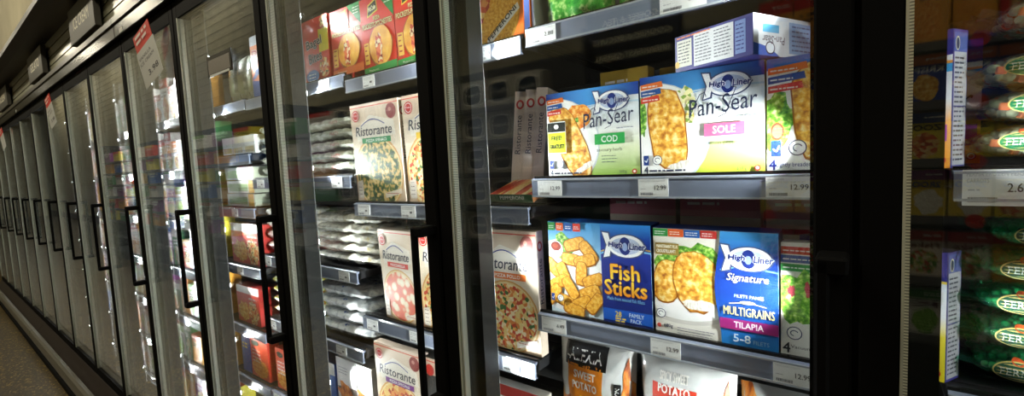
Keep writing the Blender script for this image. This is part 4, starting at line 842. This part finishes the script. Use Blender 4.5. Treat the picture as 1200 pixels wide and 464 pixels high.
def d_right(kind):
    def f(q, W_, H_):
        low = kind == 'low'
        q.rect(0, 0, W_, H_, grad('print_right_' + kind, 2, 0, H_, [(0, 'e8d41e' if low else 'ee9a1e'), (.35, 'ead83a' if low else 'f0b05a'), (.5, 'e4e6ea'), (1, 'e4e6ee')]))
        q.rect(0, H_ * (.78 if low else .82), W_, H_, ink('2f2a8a')); q.rect(0, H_ * .76, W_, H_ * .78, ink('e8d04a' if low else 'f0a03a')); q.rect(0, H_ * .70, W_, H_ * .76, ink('dfe6f0' if low else '3aa0e0'))
        q.text('Pan-Sear', W_ * .35, H_ * .42, H_ * .16, ink('27304e'), w=W_ * .6, shear=.12, rot=.05); q.rect(W_ * .4, H_ * .2, W_ * .98 if not low else W_ * .93, H_ * .32, ink('9a2a9a')); q.ell(W_ * .95, H_ * .06, .006, .006, ink('c8402f')); q.ell(W_ * .95, H_ * .06, .0045, .0045, ink('f6efe8')); q.ell(W_ * .95, H_ * .06, .003, .003, ink('c8402f'))
    return f
def nut_side(mb, W_, H_, T_):
    s = side_print(mb, W_, H_, T_); s.rect(0, 0, T_, H_, ink('2f2a7a')); s.rect(T_ * .08, H_ * .02, T_ * .96, H_ * .98, ink('a9abb0')); s.rect(T_ * .08, H_ * .84, T_ * .96, H_ * .98, ink('4a5a9a')); s.ell(T_ * .3, H_ * .90, T_ * .14, H_ * .05, ink('e0d8a0')); s.ell(T_ * .3, H_ * .90, T_ * .11, H_ * .042, ink('20284a'))
    s.lines(T_ * .12, H_ * .79, T_ * .7, 22, H_ * .035, ink('3a3a48'), H_ * .013, 5); s.stroke([(T_ * .08, H_ * .45), (T_ * .96, H_ * .45)], .0015, ink('2f2a7a'))
for z_, kd, lb in ((1.584, 'up', 'fish box with orange foot turned to show its ingredients side, beside the peas and carrots'), (1.284, 'low', 'white and yellow fish box turned to show its side, beside the green pea bags')):
    carton(.089 - .208 * math.cos(.5), z_, .208, .184, .036, d_right(kd), lb, side=ink('2f2a7a'), sidefn=nut_side, y=.1425 + .208 * math.sin(.5), rz=-.5)
carton(-.06, 1.584, .200, .192, .04, d_right('back'), 'blue-topped fish box half hidden behind the turned box, left of the peas and carrots', side=ink('2f2a7a'), y=.31)

# ---- bays 3 and beyond, glimpsed through the more distant doors
COLS = [('e8e4dc', 'c8352f', '26243a'), ('d8402c', 'e8b84a', 'f2ece0'), ('e8a43c', 'd8542a', '4a2414'), ('2a62b4', 'e8e6e0', 'f2f2f0'), ('f0eee8', '6cae33', '2a5a24'), ('8a3a8a', 'e8d8e8', 'f4f0f4'), ('e8d84a', 'd8402c', '3a2a10'), ('3a8a4a', 'f0ecd8', 'f4f4e8')]
CN = ['white and red', 'red and gold', 'orange', 'blue and white', 'white and green', 'purple', 'yellow and red', 'green and cream']
PICS = [SPECI, POLLO, PASTA, FISHW, SALAD, VEG, BREAD, VEG]
DOORW = ['through the second-nearest ice cream door', 'beyond']
SHN = ['top shelf', 'second shelf', 'third shelf', 'fourth shelf', 'fifth shelf', 'sixth shelf', 'seventh shelf']
# bay 3 right part, seen in the third door
def orange_pg(q, W_, H_):
    q.rect(0, 0, W_, H_, ink('e8803a')); q.poly([(0, 0), (W_, 0), (W_, H_ * .2), (0, H_ * .3)], ink('2a4f9c')); q.blob(W_ * .4, H_ * .45, W_ * .4, H_ * .06, ink('2a4f9c'), 3, .3, .5); q.rect(0, H_ * .85, W_, H_, ink('d8e0e8'))
    q.text('PG', W_ * .08, H_ * .60, H_ * .17, ink('f2ece0'), w=W_ * .7, bold=.003); q.text('PG', W_ * .08, H_ * .60, H_ * .17, ink('c8281e'), w=W_ * .7, bold=.001)
carton(-1.918, 1.918, .16, .235, .06, orange_pg, 'tall orange box with big red letters on the top shelf of the third door', side=ink('e8803a'))
carton(-1.745, 1.918, .17, .22, .06, lambda q, w, h: d_plain(q, w, h, COLS[1], SPECI, None, 2), 'red and gold box on the top shelf right of the tall orange one', side=ink('c8352f'))
CBAG = ramp('clear_white_bag_film', 'noise', 40, [(.3, '8f9a84'), (.5, 'cfd4c4'), (.7, 'f2f4f0')], rough=.12, coat=1.0, bump=1.0)
stack(-1.845, .24, 1.605, 5, .19, .19, .040, CBAG, 'frozen_vegetable_bag', lambda i, n: 'shiny clear-and-white bag in the third door, %s of its stack' % ords(i, n), 'bag', 'shiny clear bags in the third door', 61)
stack(-1.84, .24, 1.300, 4, .20, .19, .045, SBAG, 'frozen_bread_bag', lambda i, n: 'silvery bag above the yellow snack bags, %s of its stack' % ords(i, n), 'bag', 'silvery bags in the third door', 71)
stack(-1.83, .24, 1.042, 4, .21, .19, .040, YBAG, 'frozen_snack_bag', lambda i, n: 'yellow snack bag by the third door handle, %s of its stack' % ords(i, n), 'bag', 'yellow and green snack bags', 81)
def d_orange(q, W_, H_): q.rect(0, 0, W_, H_, ink('e2502a')); q.ell(W_ * .3, H_ * .85, W_ * .22, H_ * .07, ink('203a2a')); q.blob(W_ * .5, H_ * .25, W_ * .45, H_ * .22, PASTA, 3, .1); q.lines(W_ * .1, H_ * .65, W_ * .5, 4, .016, ink('f2e0d0'), .005)
carton(-1.935, .737, .125, .17, .06, d_orange, 'orange-red meal box low in the third door', side=ink('c8351e'))
carton(-1.800, .737, .16, .16, .06, lambda q, w, h: d_plain(q, w, h, ('d8d4cc', 'a8a49c', '5a5a5a'), PASTA, None, 4), 'grey and orange meal box low in the third door, right of the orange-red one', side=ink('c8c4bc'))
carton(-1.62, .737, .13, .20, .06, lambda q, w, h: d_plain(q, w, h, COLS[3], None, None, 4), 'blue and white meal box low behind the third frame', side=ink('2a4f9c'))
# bay 4 pieces seen in the third door
for i, x in enumerate([-2.235, -2.145, -2.055]):
    place(standing_bag(.085, .20, .06, CBAG, 90 + i, lambda q, w, h: q.rect(w * .2, h * .2, w * .8, h * .6, ink('b8c0a0')), 12, 14), 'frozen_vegetable_bag', x, 1.922, ['leftmost', 'middle', 'rightmost'][i] + ' pale standing bag left of the tall orange box', 'bag', 'pale standing bags in the third door', y=.20)
def d_meal(q, W_, H_): q.rect(0, 0, W_, H_, ink('d8402c')); q.rect(0, H_ * .8, W_, H_, ink('e8e0d8')); q.blob(W_ * .3, H_ * .32, W_ * .24, H_ * .26, BREAD, 3, .2); q.blob(W_ * .72, H_ * .32, W_ * .24, H_ * .28, POLLO, 4, .2); q.lines(W_ * .55, H_ * .66, W_ * .35, 2, .02, ink('f4e8d8'), .008)
MEALS = 'red meal boxes in the third door'
carton(-2.262, 1.238, .29, .175, .05, d_meal, 'red meal box with golden food picture, upper of two in the third door', MEALS, side=ink('c8352f'))
carton(-2.262, .968, .22, .165, .05, d_meal, 'red meal box with golden food picture, lower of two in the third door', MEALS, side=ink('c8352f'))
for i, x in enumerate([-2.262, -2.155, -2.05]):
    carton(x, 1.708, .10, .075, .08, lambda q, w, h: (q.rect(0, 0, w, h, ink('e6e8e4')), q.rect(w * .1, h * .1, w * .9, h * .4, ink('b8a86a'))), ['leftmost', 'middle', 'rightmost'][i] + ' small white tub box on the second shelf of the third door', 'small white boxes in the third door', side=ink('d8dad8'))
for i in range(3):
    mb_, q_ = boxmesh(.27, .052, .15, ink('e2e4dc'), ink('c8d0b8')); q_.rect(.02, .008, .2, .04, ink('8fb06a')); q_.rect(.21, .0, .26, .052, ink('e8b83a'))
    place(mb_, 'vegetable_tray_box', -2.262 + .01 * (i % 2), 1.489 + .056 * i, 'pale green-striped flat box in the third door, %s of its stack' % ords(i, 3), 'box', 'flat pale boxes in the third door')
carton(-2.262, .733, .085, .19, .05, lambda q, w, h: d_plain(q, w, h, ('2a4fa8', '1f3a8a', 'f2d23a'), None, None, 4), 'dark blue box low in the third door left of the orange-red one', side=ink('2a4fa8'))
carton(-2.170, .733, .165, .18, .05, d_orange, 'orange meal box at the bottom of the third door beside the dark blue box', side=ink('c8351e'))
# distant bays: one carton per facing
rnd = random.Random(12); protos = {}
def far_box(ci, w, h):
    k = (ci, w, h)
    if k not in protos:
        mb, q = boxmesh(w, h, .07, ink(COLS[ci][0]), ink(COLS[ci][0]), ink(COLS[ci][1])); d_plain(q, w, h, COLS[ci], PICS[ci], None, ci); protos[k] = mb.build('frozen_food_box'); return protos[k]
    o = protos[k].copy(); COL.objects.link(o); return o
WHITEPACK = {5: [0, 4, 0, 3, 5, 1, 3], 6: [7, 6, 1, 0, 4, 2, 5], 7: [6, 0, 2, 1, 5, 3, 4]}
for b in range(4, 9):
    b0, b1, hs = BAYS[b]
    for si, z in enumerate(hs):
        if si > 5 and b > 6: continue
        hh = (hs[si - 1] - z - .055) if si else .22
        x = b0 + .01; n = 0
        if b == 4: lim = -2.30
        else: lim = b1
        while True:
            ci = (WHITEPACK.get(b, [2, 6, 1, 4, 0, 7, 3])[si] + (n * (1 + si) // 2 if n else 0)) % 8
            if b == 5 and si < 2: ci = 0
            w = [.10, .13, .15, .12][(si + b + n) % 4]; w = round(w, 2); h = round(min(hh, [.17, .20, .15, .22][(si * 2 + b + n) % 4]), 2)
            if x + w > lim - .005: break
            o = far_box(ci, w, h); o.location = (x, YF, z + .0045)
            tag(o, '%s box, %s from left, %s of the %s' % (CN[ci], ['first', 'second', 'third', 'fourth', 'fifth', 'sixth', 'seventh'][n], SHN[si], {4: 'third door', 5: 'bay behind the price card', 6: 'bay past the price card', 7: 'bay under ICE CREAM', 8: 'bay beyond ICE CREAM'}[b]), 'box', 'boxes in the distant freezer bays')
            x += w + .004; n += 1
#END_PART2

# ------------------------------------------------------------------ price tags in the shelf rails
def price_tag(x, z, w, price, label, txt=None, h=.034, rich=True, ts=1.0):
    mb = MB(); mb.box(0, w, -.0009, 0, 0, h, PAPER)
    q = Print(mb, w, h, lambda u, v, l: (u, -.0009 - l, v)); q.l = .0001
    if rich:
        if txt:
            for i, t in enumerate(txt): q.text(t, w * .06, h * (.82 - .14 * ts * i), h * .09 * ts, TXTL, w=w * min(.86, .035 * ts * len(t)))
        else: q.lines(w * .08, h * .80, w * .8, 2, h * .13, TXTL, h * .05, int(x * 1000) % 97)
        if price: q.text(price, w * .93, h * .38, h * .24, TXT, w=w * (.075 * len(price)), align='r', bold=.00015)
        q.lines(w * .08, h * .42, w * .2, 1, h * .1, TXTL, h * .04, 3)
        if not price: q.lines(w * .6, h * .35, w * .3, 1, .01, TXT, h * .16, 4)
        r = random.Random(4); bars = []; u = w * .08
        while u < w * .48: bw = r.uniform(.0004, .0012); bars.append([(u, h * .1), (u + bw, h * .1), (u + bw, h * .24), (u, h * .24)]); u += bw + r.uniform(.0004, .001)
        q.put(bars, TXT)
    o = mb.build('price_tag', loc=(x, .1150, z)); return tag(o, label, 'price tag', 'price tags in the shelf rails')
ZT_ = -.0385
price_tag(-.565, 1.583 + ZT_, .060, '12.99', 'white price tag reading 12.99 under the COD box', ['HIGH LINER PAN SEAR', 'SELECTS'])
price_tag(-.338, 1.583 + ZT_, .056, '12.99', 'white price tag reading 12.99 below the SOLE box, middle of its rail', ['HIGH LINER PAN SEAR SOLE'])
price_tag(-.127, 1.583 + ZT_, .062, '12.99', 'white price tag reading 12.99 below the cut-off breaded fish box', ['HIGH LINER', 'HADDOCK PAN SEAR FILLET'])
price_tag(-.570, 1.283 + ZT_, .062, '6.49', 'white price tag reading 6.49 under the fish sticks box', ['HIGH LINER FISH STICKS'])
price_tag(-.322, 1.283 + ZT_, .056, '12.99', 'white price tag reading 12.99 under the MULTIGRAINS tilapia box', ['HIGH LINER SIGNATURE'])
price_tag(-.118, 1.283 + ZT_, .056, '12.99', 'white price tag partly hidden by the frame, under the white salad fish box', ['HIGH LINER SELECTS'])
price_tag(-.580, 1.903 + ZT_, .075, '2.88', 'white price tag reading 2.88 at the left end of the top rail', ['ARCTIC GARDENS VEGETABLES'])
price_tag(-.290, 1.903 + ZT_, .078, '2.49', 'white price tag reading 2.49 on the top rail above the lying fish box', ['FROZEN VEGETABLES'])
price_tag(-.705, 1.893 + ZT_, .026, '98', 'narrow price tag cut by the door frame under the pepperoni pizza')
price_tag(.098, 1.583 + ZT_ - .008, .064, '2.69', 'wide price tag reading FERMA FROZEN PEAS & CARROTS 2.69', ['FERMA FROZEN PEAS &', 'CARROTS'], h=.046, ts=1.3)
price_tag(.094, 1.283 + ZT_, .060, '2.49', 'price tag corner below the lowest bag of green peas')
for x, z, w, lab in ((-1.165, 1.893, .055, 'price tag below the left red pizza pocket box'), (-1.40, 1.915, .06, 'price tag on the short rail under the Bagel Bites box'), (-1.235, 1.52, .06, 'price tag at the left end of the rail under the spinach pizza'),
                     (-1.232, 1.163, .055, 'price tag at the left end of the rail under the mozzarella pizza'), (-1.03, 1.163, .055, 'price tag behind the long handle under the green-banded pizza'),
                     (-1.37, 1.605, .06, 'price tag under the milky white bags'), (-1.37, 1.300, .06, 'price tag under the silver bags'), (-1.42, 1.042, .06, 'price tag on the rail above the two fries boxes'),
                     (-1.03, 1.52, .06, 'price tag behind the frame under the yellow-banded pizza'), (-.69, 1.163, .05, 'price tag under the PIZZA POLLO box'),
                     (-1.90, 1.605, .06, 'price tag under the shiny clear bags in the third door'), (-1.90, 1.300, .06, 'price tag under the silvery bags in the third door'), (-1.90, 1.042, .055, 'price tag above the yellow snack bags in the third door'), (-1.92, .735, .05, 'price tag under the orange-red meal box'),
                     (-2.16, 1.485, .06, 'price tag under the flat pale boxes in the third door'), (-2.16, 1.235, .06, 'price tag under the upper red meal box'), (-2.12, .965, .06, 'price tag under the lower red meal box'), (-2.12, .73, .06, 'price tag under the orange meal box at the bottom of the third door')):
    price_tag(x, z + ZT_, w, None, 'small white ' + lab)

# red-and-white promotion cards hung on the doors
def promo(x, z, h, w, label, big):
    mb = MB(); mb.box(0, w, -.002, 0, h * .62, h, ink('d8352a'), 0); mb.box(-.004, w + .012, -.004, -.0022, 0, h * .68, ink('c9cac6'))
    q = Print(mb, 9, 9, lambda u, v, l: (u - 1, -.004 - l, v - 1)); 
    q.lines(1 + w * .12, 1 + h * .90, w * .75, 2, h * .1, ink('f0d8d0'), h * .05, 2)
    if big:
        q.text('VANILLA', 1.006, 1 + h * .50, h * .06, TXT, w=w * .75); q.text('ICE CREAM', 1.006, 1 + h * .40, h * .06, TXT, w=w * .85); q.text('3.98', 1 + w * .35, 1 + h * .14, h * .1, TXT, w=w * .6, bold=.0006)
    o = mb.build('promotion_card', loc=(x, -.036, z), rot=(0, -.36, .12)); tag(o, label, 'promotion card', 'promotion cards hung on the freezer doors')
promo(-2.53, 2.02, .25, .165, 'white price card with red top hung on the fourth door below the header', True)
promo(-4.82, 2.03, .24, .115, 'red-topped card hung on a middle freezer door under the GELATO sign', True)
promo(-7.82, 2.03, .24, .12, 'red-topped card hung on a far freezer door near the left edge', False)
mb = MB(); mb.box(0, .21, -.004, 0, 0, .075, BLACKG, .001); q = Print(mb, .21, .075, lambda u, v, l: (u, -.004 - l, v)); q.rect(.012, .010, .198, .06, ink('6a6258')); q.rect(.02, .0, .19, .008, ink('d8dcd8'))  # panel added on the glass to stand in for a sign's reflection
tag(mb.build('mirrored_sign_panel', loc=(-1.945, -.0005, 1.985)), 'small dark panel on the third door glass, standing in for a mirrored sign', 'mirrored sign panel')

# ------------------------------------------------------------------ the shelving and sign across the aisle, seen mirrored in the glass
GON = mat('gondola_dark', (.03, .03, .03), .5)
gx = [(-1.35 - .0, 2.6), (-5.4, -1.38), (-9.45, -5.43), (-13.5, -9.48)]
GZ = [.16, .50, .81, 1.06, 1.315, 1.55, 1.785, 2.02]
for gi, (a, b) in enumerate(gx):
    g = empty('store_shelving', (0, 0, 0), ['dark shelving unit of cereal boxes across the aisle, mirrored in the nearest doors', 'dark shelving unit of paper rolls across the aisle, mirrored in the fish and pizza doors', 'dark shelving unit across the aisle, mirrored in the middle doors', 'farthest dark shelving unit across the aisle, mirrored in the distant doors'][gi], 'shelving', 'shelving across the aisle')
    mb = MB(); mb.box(a, b, -2.42, -2.38, 0, 2.42, GON); mb.box(a, b, -2.38, -1.84, 0, .14, GON)
    for x in (a, b - .02): mb.box(x, x + .02, -2.38, -1.86, .14, 2.42, GON)
    mb.build('back_panel', g)
    for z in GZ[1:]:
        mb = MB(); mb.box(a + .02, b - .02, -2.38, -1.815, z - .018, z, GON); mb.box(a + .02, b - .02, -1.815, -1.805, z - .032, z + .004, mat('gondola_rail', (.10, .10, .11), .4))
        sh = mb.build('shelf', g)
CER = [('e8d23a', '2a4f9c', '26243a', 'ZOO'), ('e8c83a', '8a3a8a', '2a4fa8', '2ROO'), ('1f3f9c', 'e8722a', 'f2f2f0', 'KRISP'), ('c8352f', 'e8d83a', 'f4f0e0', None), ('e6e2d8', '3a8a4a', '6a2a4a', 'K'), ('e8dccc', 'c8352f', '7a2a3a', 'Flake'), ('e8a03a', 'c8352f', '4a2a14', None)]
cp = {}
r = random.Random(5); ROWN = {7: 'top', 6: 'second', 5: 'third', 4: 'fourth', 3: 'fifth', 2: 'sixth', 1: 'seventh', 0: 'bottom'}
for si in (2, 3, 4, 5, 6, 7):
    h = .19 if si < 7 else .30; x = -.42; n = 0
    while x < 1.35:
        ci = [0, 1, 4, 5, 1, 0, 2, 6][si] if n % 4 < 2 else (si + n // 2) % 7; w = .125 if n % 3 else .14; w = round(w, 3)
        if (ci, h, w) not in cp:
            mb, q = boxmesh(w, h, .06, ink(CER[ci][0])); d_plain(q, w, h, CER[ci][:3], PICS[(ci * 3) % 8], CER[ci][3] if CER[ci][3] else None, ci); cp[(ci, h, w)] = mb.build('cereal_box'); o = cp[(ci, h, w)]
        else: o = cp[(ci, h, w)].copy(); COL.objects.link(o)
        o.rotation_euler = (0, 0, math.pi); o.location = (x + w, -1.83, GZ[si] + .002)
        tag(o, '%s cereal box from the left, %s shelf across the aisle' % (['first', 'second', 'third', 'fourth', 'fifth', 'sixth', 'seventh', 'eighth', 'ninth', 'tenth', 'eleventh', 'twelfth', 'thirteenth', 'fourteenth'][n], ROWN[si]), 'cereal box', 'cereal boxes across the aisle')
        x += w + .006; n += 1
def d_roll(q, W_, H_): q.rect(0, 0, W_, H_, ink('b8b4a8')); q.blob(W_ * .5, H_ * .5, W_ * .42, H_ * .4, ink('e8e4da'), 2, .02, 0, 16, 4); q.blob(W_ * .5, H_ * .5, W_ * .36, H_ * .33, ink('2a3440'), 2, .02, 0, 16, 4); q.text('Royale', W_ * .5, H_ * .42, H_ * .16, ink('d8d4c8'), w=W_ * .55, align='c')
rp = None
for si in (3, 4, 5, 6, 7):
    for n, x in enumerate([-3.9 + .245 * i for i in range(10)]):
        if rp is None: mb, q = boxmesh(.23, .20, .12, ink('a8a498')); d_roll(q, .23, .20); rp = mb.build('paper_roll_pack'); o = rp
        else: o = rp.copy(); COL.objects.link(o)
        o.rotation_euler = (0, 0, math.pi); o.location = (x, -1.83, GZ[si] + .002)
        tag(o, '%s pack of paper rolls from the far end, %s shelf across the aisle' % (['first', 'second', 'third', 'fourth', 'fifth', 'sixth', 'seventh', 'eighth', 'ninth', 'tenth'][n], ROWN[si]), 'paper roll pack', 'paper roll packs across the aisle')
fp = {}
for si in (2, 3, 4, 5, 6, 7):
    n = 0; x = -12.9
    while x < -4.3:
        ci = (si * 3 + n) % 8
        if x < -9.4 < x + .47 or x < -5.36 < x + .47: x += .2; continue
        if ci not in fp: mb, q = boxmesh(.42, .19, .3, ink(COLS[ci][0])); d_plain(q, .42, .19, COLS[ci], None, None, ci); o = fp[ci] = mb.build('grocery_carton')
        else: o = fp[ci].copy(); COL.objects.link(o)
        o.rotation_euler = (0, 0, math.pi); o.location = (x + .42, -1.83, GZ[si] + .002)
        tag(o, '%s carton across the aisle, %s shelf, %s from the far end' % (CN[ci], ROWN[si], ['first', 'second', 'third', 'fourth', 'fifth', 'sixth', 'seventh', 'eighth', 'ninth', 'tenth', 'eleventh', 'twelfth', 'thirteenth', 'fourteenth'][n]), 'carton', 'cartons across the aisle')
        x += .70; n += 1
# hanging aisle sign
mb = MB(); mb.box(-.26, .26, -.012, .012, -.15, .16, mat('aisle_sign_black', (.008, .008, .008), .4), .003)
q = Print(mb, 9, 9, lambda u, v, l: (-(u - 4), .012 + l, v - 4)); GOLD = mat('aisle_sign_letters', (.95, .90, .68), .5)
for t, z, w in (('COFFEE & TEA', .080, .30), ('COOKIES & BISCUITS', -.012, .42), ('BREAKFAST CEREAL', -.100, .41)): q.text(t, 4, 4 + z, .030, GOLD, w=w, align='c', bold=.001)
sgn = mb.build('sign_board')
rt = empty('aisle_sign', (-.98, -1.62, 2.24), 'black hanging aisle sign reading COFFEE & TEA, COOKIES & BISCUITS, BREAKFAST CEREAL', 'sign'); sgn.parent = rt
mb = MB()
for x in (-.22, .22): mb.box(x - .003, x + .003, -.003, .003, .16, 3.96, CHROME)
mb.build('suspension_rod', rt)
# aisle lamps
lp = None
for i, x in enumerate((1.2, -1.8, -4.8, -7.8, -10.8)):
    t = empty('ceiling_lamp', (x, -1.15, 3.96), 'slim linear lamp over the freezer aisle, %s' % ['nearest the camera', 'second from the camera', 'third from the camera', 'fourth from the camera', 'farthest from the camera'][i], 'ceiling lamp', 'linear lamps over the aisle')
    mb = MB(); mb.box(-.65, .65, -.06, .06, 0, .07, mat('lamp_body', (.4, .4, .38), .5)); mb.build('lamp_body', t)
    mb = MB(); mb.box(-.6, .6, -.02, .02, -.012, 0, mat('lamp_tube', (1, 1, 1), .5, emit=(1, .92, .75), estr=6)); mb.build('lamp_tube', t)
    mb = MB()
    for xx in (-.5, .5): mb.box(xx - .003, xx + .003, -.003, .003, .07, 2.24, CHROME)
    mb.build('suspension_rod', t)

# round red shelf markers on the cereal shelving
rm = None; k = 0
for si in (4, 5, 6, 7):
    for i, x in enumerate((-.38, -.02, .34, .70, 1.06)):
        if rm is None:
            mb = MB(); q = [(.028 * math.cos(2 * math.pi * j / 20), .028 * math.sin(2 * math.pi * j / 20)) for j in range(20)]; mb.prism([(a_, b_) for a_, b_ in q], 0, .002, mat('marker_red', hexc('c8281e'), .5), axis='y'); rm = mb.build('shelf_marker'); o = rm
        else: o = rm.copy(); COL.objects.link(o)
        o.location = (x, -1.803, GZ[si] - .014)
        tag(o, 'round red marker on the %s cereal shelf, %s from the left, mirrored in the glass' % (ROWN[si], ['first', 'second', 'third', 'fourth', 'fifth'][i]), 'shelf marker', 'round red shelf markers across the aisle')
